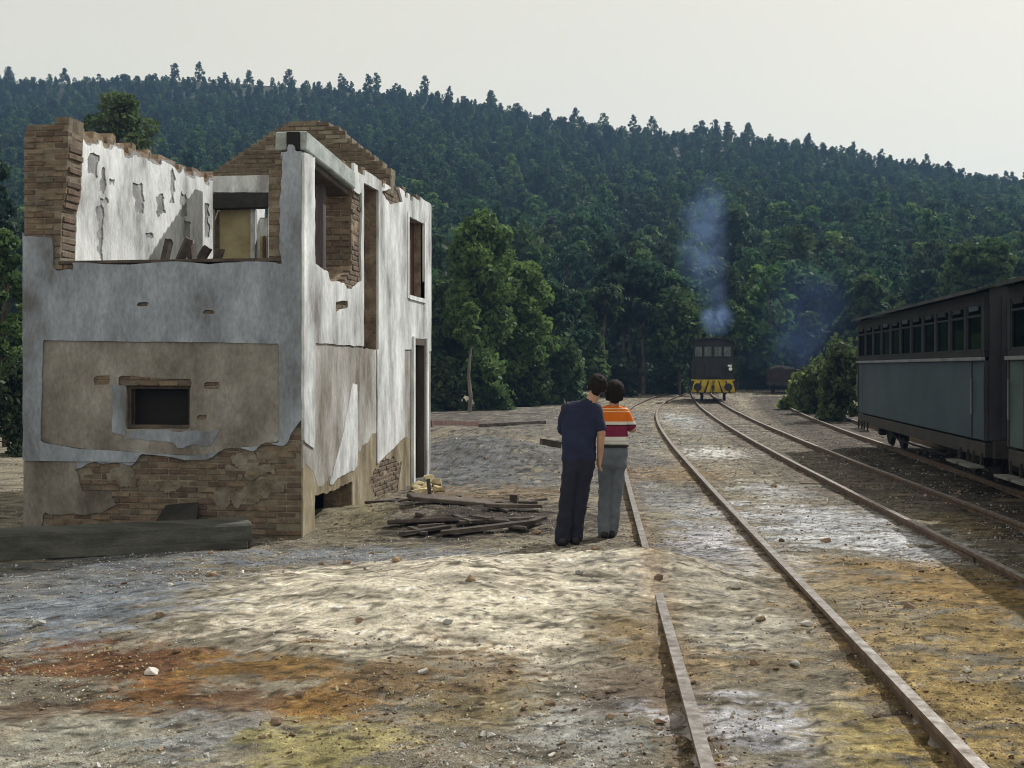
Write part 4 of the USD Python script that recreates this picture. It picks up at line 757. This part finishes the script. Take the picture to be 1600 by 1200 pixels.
# ------------------------------------------------------------------ people
def sph(c, r, s=(1, 1, 1), n=20): return m3.Manifold.sphere(1.0, n).scale([r * s[0], r * s[1], r * s[2]]).translate([float(v) for v in c])
def hull(*S): return m3.Manifold.batch_hull(list(S))
def chain(P, R, n=18): return m3.Manifold.batch_boolean([hull(sph(P[i], R[i], n=n), sph(P[i + 1], R[i + 1], n=n)) for i in range(len(P) - 1)], m3.OpType.Add)
def union(L): return m3.Manifold.batch_boolean(L, m3.OpType.Add)
def finish(mf, edge=.02, it=8, folds=0.0, seed=0, fs=(14, 14, 5)):
    m = mf.refine_to_length(edge).to_mesh(); t = trimesh.Trimesh(np.array(m.vert_properties[:, :3]), np.array(m.tri_verts))
    trimesh.smoothing.filter_taubin(t, lamb=.5, nu=.52, iterations=it)
    if folds:
        n = t.vertex_normals; t.vertices = t.vertices + n * ((meshkit.fbm(t.vertices * fs, 3, seed) - .5) * 2 * folds)[:, None]
    return t
def hand(w, fwd, side, curl=.5, s=1.0):
    """palm and five fingers from the wrist w; fwd along the hand, side towards the thumb"""
    fwd = np.array(fwd, float); fwd /= np.linalg.norm(fwd); side = np.array(side, float); side -= fwd * (side @ fwd); side /= np.linalg.norm(side); nrm = np.cross(fwd, side)
    w = np.array(w, float); k = w + fwd * .085 * s; L = [hull(sph(w, .024 * s), sph(k + side * .028 * s, .013 * s), sph(k - side * .03 * s, .012 * s))]
    for off, ln in ((.030, .070), (.010, .080), (-.011, .074), (-.031, .058)):
        p0 = k + side * off * s; d1 = fwd * math.cos(curl * .6) + nrm * math.sin(curl * .6); d2 = fwd * math.cos(curl * 1.5) + nrm * math.sin(curl * 1.5)
        p1 = p0 + d1 * ln * .5 * s; p2 = p1 + d2 * ln * .5 * s; L.append(chain([p0, p1, p2], [.0095 * s, .0088 * s, .0075 * s], 12))
    t0 = w + fwd * .03 * s + side * .022 * s; t1 = t0 + (fwd * .6 + side * .6) * .045 * s; t2 = t1 + (fwd * .9 + nrm * .35) * .035 * s
    L.append(chain([t0, t1, t2], [.013 * s, .0105 * s, .008 * s], 12)); return L
def head_parts(c, r, tilt):
    """skull with face looking along +y; tilt turns it about y (to the side)"""
    T = trimesh.transformations.rotation_matrix(tilt, [0, 1, 0])[:3, :3]
    def q(x, y, z): return np.array(c) + T @ np.array([x, y, z]) * r
    return [hull(sph(q(0, -.08, .18), .86 * r), sph(q(0, .25, -.55), .55 * r), sph(q(0, .5, -.75), .28 * r)), hull(sph(q(0, .78, -.08), .10 * r), sph(q(0, .98, -.34), .13 * r)), sph(q(0, .72, -.62), .16 * r, (1.5, .7, .5)),
            sph(q(.30, .70, -.02), .12 * r), sph(q(-.30, .70, -.02), .12 * r), sph(q(.86, -.02, -.15), .2 * r, (.45, .8, 1.2)), sph(q(-.86, -.02, -.15), .2 * r, (.45, .8, 1.2))], q
def place_person(px, py):
    p = G(px, py); return (p[0], p[1], float(height(p[0], p[1])))
# man
man = thing('person', 'person in navy T-shirt and dark trousers, head bent to the side, seen from behind', 'person', place_person(895, 857), YAW)
hc = (.235, .02, 1.535); hp, q = head_parts(hc, .098, .18)
sk = hp + [chain([(.165, 0, 1.36), (.205, .01, 1.44), hc], [.06, .055, .05])]
sk += [chain([(.10, 0, 1.30), (.085, 0, 1.05), (.075, 0, .88)], [.055, .075, .085])]
sk += [chain([(.225, 0, 1.30), (.272, -.03, 1.08), (.262, .0, .86)], [.046, .041, .029])] + hand((.262, .0, .86), (-.12, .25, -1), (-.3, .9, .2), .45)
sk += [chain([(-.075, 0, 1.30), (-.085, .13, 1.08), (.06, .27, 1.0)], [.046, .038, .027])] + hand((.06, .27, 1.0), (1, .2, -.1), (0, .1, 1), .6)
sk += [chain([(.0, 0, .86), (-.045, .02, .46), (-.10, 0, .09)], [.08, .058, .04]), chain([(.115, 0, .86), (.07, .03, .46), (.022, .06, .09)], [.08, .058, .04])]
obj('body', finish(union(sk), .018, 6), 'skin', man, smooth=True)
hr = [sph(q(0, -.16, .25), .99 * .098), hull(sph(q(0, -.45, -.1), .68 * .098), sph(q(0, -.42, -.55), .46 * .098)), hull(sph(q(.6, -.2, .1), .4 * .098), sph(q(-.6, -.2, .1), .4 * .098), sph(q(0, .45, .75), .35 * .098)), hull(sph(q(.74, -.1, 0), .25 * .098), sph(q(.76, -.1, -.3), .14 * .098)), hull(sph(q(-.74, -.1, 0), .25 * .098), sph(q(-.76, -.1, -.3), .14 * .098))]
obj('hair', finish(union(hr), .012, 4, .010, 3, (60, 60, 25)), 'hair', man, smooth=True)
sh = [hull(sph((.205, 0, 1.30), .08), sph((-.025, .01, 1.305), .08), sph((.14, 0, 1.345), .07), sph((.125, .0, 1.0), .098, (1, .95, 1)), sph((-.0, .0, 1.0), .104)), hull(sph((.125, 0, 1.0), .098), sph((.0, 0, 1.0), .104), sph((.12, 0, .85), .108), sph((-.0, 0, .85), .11)),
      hull(sph((.155, 0, 1.345), .066), sph((.175, .005, 1.378), .060)), chain([(.215, 0, 1.305), (.262, -.015, 1.135)], [.076, .062]), chain([(-.045, 0, 1.305), (-.085, .10, 1.12)], [.078, .064])]
obj('shirt', finish(union(sh), .018, 5, .014, 5, (7, 7, 9)), 'navy_cotton', man, smooth=True)
tr = [hull(sph((.125, 0, .87), .098), sph((.005, 0, .87), .10), sph((.115, 0, .76), .10), sph((.0, 0, .76), .104)), chain([(.0, 0, .78), (-.045, .02, .46), (-.10, .0, .06)], [.104, .082, .078]), chain([(.115, 0, .78), (.07, .03, .46), (.022, .06, .06)], [.10, .080, .074])]
obj('trousers', finish(union(tr), .018, 5, .015, 6, (7, 7, 15)), 'navy_trousers', man, smooth=True)
for x, y in ((-.10, .0), (.022, .06)):
    obj('shoe', finish(hull(sph((x, y - .05, .045), .045), sph((x + .01, y + .09, .04), .045), sph((x + .012, y + .17, .028), .035)), .015, 3), 'shoe', man, smooth=True)
# woman
wom = thing('person', 'person in orange, white and crimson striped shirt and grey trousers, seen from behind', 'person', place_person(955, 843), YAW)
hc = (.035, .02, 1.49); hp, q = head_parts(hc, .095, .03)
sk = hp + [chain([(.02, 0, 1.30), (.03, .01, 1.39), hc], [.055, .048, .045]), chain([(.015, 0, 1.24), (.015, 0, 1.05), (.01, 0, .88)], [.045, .065, .08])]
sk += [chain([(-.08, 0, 1.27), (-.105, .04, 1.08), (.06, .20, 1.08)], [.04, .034, .024])] + hand((.06, .20, 1.08), (1, .1, .05), (0, .1, 1), .5, .9)
sk += [chain([(.13, 0, 1.27), (.225, .03, 1.10), (.04, .22, 1.14)], [.04, .034, .024])] + hand((.04, .22, 1.14), (-1, .1, .05), (0, .1, 1), .5, .9)
sk += [chain([(-.045, 0, .86), (-.055, .02, .46), (-.075, 0, .09)], [.075, .055, .038]), chain([(.07, 0, .86), (.045, .02, .46), (.005, .04, .09)], [.075, .055, .038])]
obj('body', finish(union(sk), .018, 6), 'skin', wom, smooth=True)
R = .095
hr = [sph(q(0, -.14, .25), 1.04 * R), hull(sph(q(0, -.40, 0), .80 * R), sph(q(0, -.38, -.75), .62 * R)), hull(sph(q(.62, -.1, .1), .45 * R), sph(q(.64, -.1, -.75), .30 * R)), hull(sph(q(-.62, -.1, .1), .45 * R), sph(q(-.64, -.1, -.75), .30 * R))]
obj('hair', finish(union(hr), .012, 4, .010, 13, (60, 60, 20)), 'hair', wom, smooth=True)
sh = [hull(sph((.105, 0, 1.265), .066), sph((-.065, 0, 1.265), .066), sph((.03, 0, 1.305), .060), sph((.085, 0, 1.06), .084), sph((-.035, 0, 1.06), .084)), hull(sph((.085, 0, 1.06), .084), sph((-.035, 0, 1.06), .084), sph((.09, 0, .99), .092), sph((-.04, 0, .99), .092)),
      chain([(.125, 0, 1.27), (.205, .025, 1.135)], [.064, .054]), chain([(-.075, 0, 1.27), (-.10, .03, 1.14)], [.062, .050])]
obj('shirt', finish(union(sh), .018, 5, .009, 15, (9, 9, 9)), 'striped_shirt', wom, smooth=True)
obj('belt', finish(hull(sph((.085, 0, .94), .103, (1, 1, .28)), sph((-.04, 0, .94), .103, (1, 1, .28))), .02, 3), 'belt_black', wom, smooth=True)
tr = [hull(sph((.08, 0, .88), .092), sph((-.04, 0, .88), .092), sph((.07, 0, .76), .096), sph((-.04, 0, .76), .098)), chain([(-.045, 0, .78), (-.055, .02, .46), (-.075, .0, .055)], [.09, .074, .068]), chain([(.07, 0, .78), (.045, .02, .46), (.005, .04, .055)], [.09, .074, .068])]
obj('trousers', finish(union(tr), .018, 5, .013, 16, (7, 7, 15)), 'grey_trousers', wom, smooth=True)
for x, y in ((-.075, 0), (.005, .04)):
    obj('shoe', finish(hull(sph((x, y - .05, .04), .04), sph((x + .01, y + .09, .035), .04), sph((x + .012, y + .15, .025), .03)), .015, 3), 'shoe', wom, smooth=True)

# ------------------------------------------------------------------ trees
def leaf_cloud(blobs, n, size, rg, flat=0.0, shell=.55):
    """n small leaf faces spread through ellipsoids (centre, radii), denser towards their shells"""
    vol = np.array([np.prod(b[1]) ** .8 for b in blobs]); pick = rg.choice(len(blobs), n, p=vol / vol.sum())
    c = np.array([b[0] for b in blobs])[pick]; r = np.array([b[1] for b in blobs])[pick]
    d = rg.normal(size=(n, 3)); d /= np.linalg.norm(d, axis=1, keepdims=True); t = shell + (1.02 - shell) * rg.random((n, 1)) ** .7; t += rg.normal(0, .05, (n, 1))
    P = c + d * r * t
    nr = d * .7 + rg.normal(size=(n, 3)) * .75; nr[:, 2] += .25 + flat; nr /= np.linalg.norm(nr, axis=1, keepdims=True)
    a = np.cross(nr, rg.normal(size=(n, 3))); a /= np.linalg.norm(a, axis=1, keepdims=True); b = np.cross(nr, a)
    s = size * rg.uniform(.5, 1.35, (n, 1)); k = rg.uniform(.45, .8, (n, 1))
    V = np.stack([P - a * s, P + b * s * k * .9 - nr * s * .15, P + a * s * rg.uniform(.7, 1.1, (n, 1)), P - b * s * k + nr * s * .1], 1).reshape(-1, 3)
    i = np.arange(n)[:, None] * 4; return V, np.vstack([i + [[0, 1, 2]], i + [[0, 2, 3]]]) if False else np.vstack([np.hstack([i, i + 1, i + 2]), np.hstack([i, i + 2, i + 3])])
def crown_blobs(rg, h, w, base, n, kind):
    """blobs of a crown between base and h, overall width w"""
    B = []
    for k in range(n):
        t = (k + .5) / n; a = k * 2.4 + rg.uniform(-.5, .5)
        if kind == 'pine': rr = w / 2 * (1 - t) ** .75 * .82 + .1 * w; z = base + (h - base) * (t * .93 + .02)
        elif kind == 'stone': rr = w / 2 * (.9 - .35 * t); z = base + (h - base) * (.25 + .6 * t) + rg.uniform(-.08, .08) * w
        elif kind == 'bush': rr = w / 2 * math.sqrt(max(.12, 1 - t ** 3.2)); z = base + (h - base) * t * .85
        else: rr = w / 2 * (math.sin(math.pi * min(1, .16 + t * .82)) ** .7); z = base + (h - base) * (t * .92 + .03)
        q = rr * (.25 + .6 * rg.random() ** .6); b = w * rg.uniform(.13, .23) * (1.15 - (.0 if kind == 'bush' else .35) * t)
        B.append(((q * math.cos(a), q * math.sin(a), z), (b, b, b * (rg.uniform(.4, .6) if kind == 'stone' else rg.uniform(.6, .95)))))
    return B
def tree_meshes(seed, h, w, base, nb, nl, size, kind, tr):
    rg = np.random.default_rng(seed); B = crown_blobs(rg, h, w, base, nb, kind); V, Fc = leaf_cloud(B, nl, size, rg, 0.0, .1 if kind == 'bush' else .5)
    if kind == 'bush':
        c = V.reshape(-1, 4, 3); d = c.mean(1, keepdims=True); out = np.where(rg.random((len(c), 1, 1)) < .3, rg.uniform(1.0, 1.28, (len(c), 1, 1)), 1.0); V = (c - d + d * [1, 1, 1] * out).reshape(-1, 3)
    top = h * (.93 if kind == 'pine' else .85); P = [(0, 0, -.3)]; 
    for k in range(1, 6): P.append((rg.normal(0, .012) * h, rg.normal(0, .012) * h, top * k / 5))
    T = [tube(P, np.linspace(tr, tr * .25, 6), 7)]
    for (c, r) in B[::2]:
        z0 = max(.15 * h, c[2] - .45 * math.hypot(c[0], c[1]) - .1 * h); kk = min(5, z0 / top * 5); i = int(kk); f = kk - i; p0 = np.array(P[i]) * (1 - f) + np.array(P[min(5, i + 1)]) * f
        T.append(tube([p0, p0 * .5 + np.array(c) * .5 + (0, 0, .04 * h), c], [tr * .38, tr * .26, tr * .1], 5))
    return (V, Fc), trimesh.util.concatenate(T)
def tree(name, px, D, py_top, w_px, kind, leaf, label, cat, base_f=.3, nl=5000, nb=26, size=.16, seed=0, bark='bark', tr=None, group=None):
    p = at(px, 600, D); x, y = p[0], p[1]; z = float(height(x, y)) if D < 80 else float(hill_z(x, y)); h = H - (py_top - HOR) * D / F - z; w = w_px * D / F
    t = thing(name, label, cat, (x, y, z - .05), random.uniform(0, 6), group)
    (V, Fc), T = tree_meshes(seed, h, w, h * base_f, nb, nl, size, kind, tr or max(.07, h * .017))
    obj('crown', (V, Fc), leaf, t); obj('trunk', T, bark, t, smooth=True); return t
TREES = [
    ('broadleaf_tree', 750, 47, 330, 130, 'round', 'leaf_green', 'tall grey green tree just right of the ruin with thin leafage', .34, 6500, 34),
    ('broadleaf_tree', 812, 50, 402, 128, 'round', 'leaf_green', 'bright green bushy tree second from the ruin', .22, 6500, 30),
    ('broadleaf_tree', 690, 49, 430, 110, 'round', 'leaf_green', 'leafy green tree close against the corner of the ruin', .16, 5000, 26),
    ('broadleaf_tree', 868, 54, 436, 110, 'round', 'needles_stone', 'dark green tree standing behind the man in navy', .22, 5000, 26),
    ('broadleaf_tree', 905, 60, 470, 100, 'round', 'leaf_green', 'small yellowish green tree above the two people', .2, 4500, 22),
    ('stone_pine', 985, 66, 404, 130, 'stone', 'needles_stone', 'umbrella pine with layered flat crown above the striped shirt person', .72, 5500, 26),
    ('stone_pine', 938, 63, 448, 96, 'stone', 'needles_dark', 'lower umbrella pine directly above the two heads', .70, 4500, 22),
    ('stone_pine', 1045, 68, 428, 96, 'stone', 'needles_stone', 'umbrella pine left of the rising smoke', .66, 4500, 22),
    ('pine_tree', 1062, 64, 472, 92, 'bush', 'needles_dark', 'dark round pine just left of the locomotive cab', .30, 5500, 26),
    ('broadleaf_tree', 1020, 72, 500, 80, 'round', 'needles_dark', 'shaded small tree in the gap left of the round dark pine', .15, 4000, 20),
    ('broadleaf_tree', 1238, 78, 410, 175, 'round', 'needles_stone', 'big dense dark green tree behind the mine wagon', .10, 7500, 36),
    ('broadleaf_tree', 1178, 80, 455, 120, 'round', 'needles_stone', 'green tree right behind the smoke above the locomotive', .10, 6000, 28),
    ('broadleaf_tree', 1300, 76, 438, 115, 'round', 'needles_dark', 'blue green tree between the big dense tree and the carriage', .10, 5500, 26),
    ('broadleaf_tree', 1352, 70, 430, 100, 'round', 'leaf_green', 'light green tree just above the far end of the carriage roof', .15, 5500, 26),
    ('stone_pine', 1532, 62, 366, 132, 'stone', 'needles_dark', 'large dark dome shaped pine rising above the carriage roof', .52, 7500, 34),
    ('broadleaf_tree', 1450, 72, 420, 84, 'round', 'needles_stone', 'mid green tree behind the middle of the carriage roof', .2, 5000, 26),
    ('broadleaf_tree', 1592, 70, 400, 60, 'round', 'needles_stone', 'green tree at the picture edge beside the dome shaped pine', .2, 4500, 22),
    ('broadleaf_tree', 186, 42, 138, 175, 'round', 'leaf_olive', 'tall light green tree rising behind the broken left wall of the ruin', .35, 7500, 36),
    ('broadleaf_tree', 8, 24, 345, 100, 'round', 'leaf_green', 'dark leafy tree close beside the left edge of the ruin', .12, 6500, 30),
    ('pine_tree', -20, 36, 215, 110, 'round', 'needles_dark', 'tall dark pine cut by the left picture edge', .15, 6000, 30),
    ('pine_tree', 90, 52, 185, 110, 'round', 'needles_dark', 'dark pine mostly hidden behind the left wall of the ruin', .15, 5000, 30),
]
for k, (nm, px, D, pt, w, kd, lf, lb, bf, nl, nb) in enumerate(TREES):
    tree(nm, px, D, pt, w, kd, lf, lb, 'pine' if 'pine' in nm else 'tree', bf, int(nl * 1.3), nb, .0031 * D, 100 + k, tr=.09 if kd == 'stone' else None)
tree('slim_tree', 733, 42, 470, 44, 'round', 'leaf_green', 'slim tree with a pale bare trunk in front of the tall grey green tree', 'tree', .62, 1200, 10, .12, 140, 'bark_mid', .09)
for k, (px, D, pt, w, lf, lb) in enumerate([(756, 45, 545, 70, 'leaf_green', 'low bright green bush beside the pale bare trunk'), (885, 52, 528, 70, 'leaf_green', 'bright bush behind the left shoulder of the man'), (690, 44, 560, 60, 'leaf_shrub', 'dark bush nearest the corner of the ruin'), (825, 50, 560, 80, 'leaf_shrub', 'dark bush between the ruin and the man'),
        (1318, 36, 532, 74, 'leaf_olive', 'tall pale olive bush touching the far end of the carriage'), (1252, 46, 586, 50, 'leaf_olive', 'low pale olive bush in front of the mine wagon'), (1278, 42, 566, 62, 'leaf_olive', 'middle pale olive bush left of the carriage'), (1190, 84, 545, 80, 'leaf_shrub', 'dark bush behind the flat wagon'), (1270, 80, 530, 110, 'needles_dark', 'broad dark bush in shade behind the mine wagon'),
        (20, 22, 560, 90, 'leaf_shrub', 'dark bush at the foot of the tree beside the ruin'), (960, 62, 560, 70, 'leaf_shrub', 'dark undergrowth bush between the two heads'), (1040, 66, 574, 70, 'leaf_shrub', 'low dark bush at the bend left of the locomotive')]):
    tree('bush', px, D, pt, w, 'bush', lf, lb, 'bush', .03, 4200, 20, .0030 * D, 170 + k, tr=.05)
for k, (px, D, pt, lb) in enumerate([(760, 56, 440, 'dark bare trunk behind the pale trunk'), (800, 58, 440, 'dark straight trunk below the bright bushy tree'), (945, 60, 440, 'dark trunk just above the man, left of the striped shirt person'), (1005, 64, 470, 'dark trunk above and right of the striped shirt person'), (975, 66, 470, 'dark thin trunk directly above the striped shirt person')]):
    tree('pine_tree', px, D, pt, 46, 'round', 'needles_dark', lb, 'pine', .68, 1600, 10, .16, 200 + k, tr=.16)
# hillside pines: class models, then 300 individuals and the rest as one mass
models = []
for k in range(6):
    r_ = np.random.default_rng(400 + k); h, w = r_.uniform(6.0, 7.6), r_.uniform(3.0, 4.0)
    c = stage.CreateClassPrim(f'/World/pine_model_{k:03d}')
    (V, Fc), T = tree_meshes(410 + k, h, w, h * .22, 18, 900, .26, 'pine' if k % 3 == 0 else 'round', .13)
    usdkit.mesh(stage, f'/World/pine_model_{k:03d}/crown', (V, Fc), M[['needles_dark', 'needles_stone', 'leaf_shrub', 'needles_dark', 'leaf_green', 'needles_stone'][k]])
    usdkit.mesh(stage, f'/World/pine_model_{k:03d}/trunk', T, M['bark'], smooth=True)
    models.append(str(c.GetPath()))
pts = []
rr = np.random.default_rng(77); D = 72.0
while D < 305:
    sp = 2.75 + .0012 * D; span = D * .56
    for X in np.arange(-span, span, sp):
        d = D + rr.uniform(-.5, .5) * sp; xx = X + rr.uniform(-.5, .5) * sp
        pts.append((xx * cA - d * sA, xx * sA + d * cA, d))
    D += sp * .92
pts = np.array(pts); pz = hill_z(pts[:, 0], pts[:, 1]); pp = proj(np.stack([pts[:, 0], pts[:, 1], pz + 3], 1))
inview = (pp[:, 0] > 15) & (pp[:, 0] < 1585)
hidden = ((pp[:, 0] > 20) & (pp[:, 0] < 680) & (pp[:, 1] > 215)) | ((pp[:, 0] > 1330) & (pp[:, 1] > 440)) | (pp[:, 1] > 420)
order = np.argsort(pts[:, 2] + 1e4 * (hidden | ~inview)); single = set(order[:300].tolist())
scl = rr.uniform(.65, 1.3, len(pts)) * (1 + .25 * (rr.random(len(pts)) < .08)); scl *= np.interp(pts[:, 2], [72, 110, 200, 285, 300], [1.0, 1.1, .78, .5, .26]); tall = (pts[:, 2] > 270) & (rr.random(len(pts)) < .06); scl[tall] = rr.uniform(.55, 1.0, tall.sum()); rot = rr.uniform(0, 6.28, len(pts)); mod = rr.integers(0, 6, len(pts))
band = lambda d: 'near' if d < 110 else 'far'
for i in order[:300]:
    thing('hillside_pine', 'dark green pine in the forest on the lower hillside', 'pine', (pts[i, 0], pts[i, 1], pz[i] - .2), float(rot[i]), 'pines on the hillside', scale=(scl[i] * rr.uniform(.85, 1.2),) * 2 + (scl[i],), ref=models[mod[i]])
rest = np.array([i for i in range(len(pts)) if i not in single])
# a sparser sprinkling of taller trees along the crest
forest = UsdGeom.PointInstancer.Define(stage, '/World/forest')
tag(forest.GetPrim(), 'dense dark pine forest covering the upper hillside up to the crest', kind='stuff')
fp = []
for k, c in enumerate(models):
    x = UsdGeom.Xform.Define(stage, f'/World/forest/tree_kind_{k:03d}'); x.GetPrim().GetReferences().AddInternalReference(c); fp.append(x.GetPath())
forest.CreatePrototypesRel().SetTargets(fp)
forest.CreateProtoIndicesAttr(Vt.IntArray.FromNumpy(mod[rest].astype(np.int32)))
forest.CreatePositionsAttr(Vt.Vec3fArray.FromNumpy(np.stack([pts[rest, 0], pts[rest, 1], pz[rest] - .2], 1).astype(np.float32)))
q = np.zeros((len(rest), 4), np.float32)
forest.CreateOrientationsAttr(Vt.QuathArray([Gf.Quath(float(math.cos(a / 2)), 0, 0, float(math.sin(a / 2))) for a in rot[rest]]))
forest.CreateScalesAttr(Vt.Vec3fArray.FromNumpy(np.repeat(scl[rest, None], 3, 1).astype(np.float32)))

# ------------------------------------------------------------------ gravel
gv = UsdGeom.PointInstancer.Define(stage, '/World/gravel'); tag(gv.GetPrim(), 'loose gravel and grit strewn over the ground', kind='stuff')
gp = []; NG = 110000
for k in range(6):
    usdkit.mesh(stage, f'/World/gravel/pebble_{k:03d}', stone_mesh(300 + k, 10, .6), M[['stone_grey', 'stone_brown', 'stone_yellow'][k % 3]]); gp.append(Sdf.Path(f'/World/gravel/pebble_{k:03d}'))
gv.CreatePrototypesRel().SetTargets(gp)
rr = np.random.default_rng(5); D = 3.9 * (30 / 3.9) ** (rr.random(NG)); X = D * rr.uniform(-.52, .56, NG)
gxx, gyy = X * cA - D * sA, X * sA + D * cA
inside = (gxx > XL - .1) & (gxx < XR + .1) & (gyy > YF - .05) & (gyy < YB + .1); cl = meshkit.fbm(np.stack([gxx * 1.2, gyy * 1.2, gxx * 0], 1), 3, 91)
keep = ~inside & (rr.random(NG) < np.clip((cl - .3) * 3, .1, 1) * (1 - .93 * np.clip(mound(gxx, gyy) * 1.6, 0, 1))); gxx, gyy, D = gxx[keep], gyy[keep], D[keep]; n = len(gxx)
size = np.exp(rr.normal(-5.15, .55, n)) * (.7 + .04 * D); zz = height(gxx, gyy)
sc_ = soil(gxx, gyy); warm = (sc_[:, 0] / np.maximum(sc_[:, 2], .01) > 1.55) + rr.normal(0, .25, n) > .5; lum = sc_.mean(1)
gk = np.where(warm, np.where(rr.random(n) < .65, 1, 2), np.where(rr.random(n) < .75, 0, 1)) + 3 * rr.integers(0, 2, n)
gv.CreateProtoIndicesAttr(Vt.IntArray.FromNumpy(gk.astype(np.int32)))
gv.CreatePositionsAttr(Vt.Vec3fArray.FromNumpy(np.stack([gxx, gyy, zz + size * .2], 1).astype(np.float32)))
gv.CreateOrientationsAttr(Vt.QuathArray([Gf.Quath(float(math.cos(a / 2)), 0, 0, float(math.sin(a / 2))) for a in rr.uniform(0, 6.28, n)]))
gv.CreateScalesAttr(Vt.Vec3fArray.FromNumpy(np.repeat(size[:, None], 3, 1).astype(np.float32)))

# ------------------------------------------------------------------ smoke
def smoke(name, puffs, dens, col, label, scale):
    """one rising cloud: puffs (centre, radii, weight) give soft spherical falloffs, broken up by noise"""
    N = {'g': ('geometry', {}), 'n': ('noise_texture', dict(scale=scale, detail=5.0, roughness=.6, distortion=.6)), 'nr': ('map_range', dict(from_min=.36, from_max=.68, to_min=.05, to_max=1.6, clamp=True)),
         'mul': ('math', dict(math_type='multiply')), 'v': ('principled_volume', dict(color=col, density=1.0, anisotropy=.2)), 'd': ('math', dict(math_type='multiply', value2=dens))}
    L = [('g.position', 'n.vector'), ('n.fac', 'nr.value')]; last = None
    for k, (c, r, w) in enumerate(puffs):
        N[f'm{k}'] = ('mapping', dict(mapping_type='texture', location=tuple(c), scale=tuple(r))); N[f's{k}'] = ('gradient_texture', dict(gradient_type='spherical')); N[f'w{k}'] = ('math', dict(math_type='multiply', value2=w))
        L += [('g.position', f'm{k}.vector'), (f'm{k}.vector', f's{k}.vector'), (f's{k}.fac', f'w{k}.value1')]
        if last:
            N[f'a{k}'] = ('math', dict(math_type='add')); L += [(last, f'a{k}.value1'), (f'w{k}.value', f'a{k}.value2')]; last = f'a{k}.value'
        else: last = f'w{k}.value'
    L += [(last, 'mul.value1'), ('nr.result', 'mul.value2'), ('mul.value', 'd.value1'), ('d.value', 'v.density')]
    SM = usdkit.material(stage, '/World/Looks/' + name + '_air', N, L, volume='v.volume')
    hullm = trimesh.util.concatenate([trimesh.creation.icosphere(2) for _ in puffs]); P = []
    for k, (c, r, w) in enumerate(puffs): P.append(trimesh.creation.icosphere(2).vertices * np.array(r) * 1.02 + np.array(c))
    m = trimesh.convex.convex_hull(np.vstack(P)); o = usdkit.mesh(stage, '/World/' + numbered('/World', 'smoke'), m, SM); tag(o.GetPrim(), label, kind='stuff')
def pf(px, py, D, wx, wz, w): c = at(px, py, D); return (c, (wx * D / F, wx * D / F, wz * D / F), w)
DS = 61.0
smoke('chimney_smoke', [pf(1120, 500, DS, 30, 28, 5.0), pf(1116, 470, DS, 26, 45, .9), pf(1108, 440, DS, 34, 50, .5), pf(1098, 400, DS, 48, 65, .8), pf(1100, 345, DS, 44, 60, .9), pf(1112, 305, DS, 30, 40, .5)], .20, (.30, .48, 1.0), 'thin blue smoke rising from the locomotive', .9)
smoke('drift_smoke', [pf(1262, 500, 69, 85, 110, .8), pf(1215, 560, 69, 70, 45, .8), pf(1240, 545, 69, 60, 60, .5)], .045, (.25, .40, 1.0), 'dim blue smoke drifting in front of the trees behind the mine wagon', .4)

# ------------------------------------------------------------------ haze
HZ = usdkit.material(stage, '/World/Looks/haze_air', {'v': ('principled_volume', dict(color=(.30, .52, .95), density=.0005, anisotropy=.0))}, [], volume='v.volume')
hzm = bx((0, 250, 60), (900, 900, 130)); hz_ = usdkit.mesh(stage, '/World/haze', hzm, HZ); tag(hz_.GetPrim(), 'thin bluish haze in the valley air', kind='stuff')
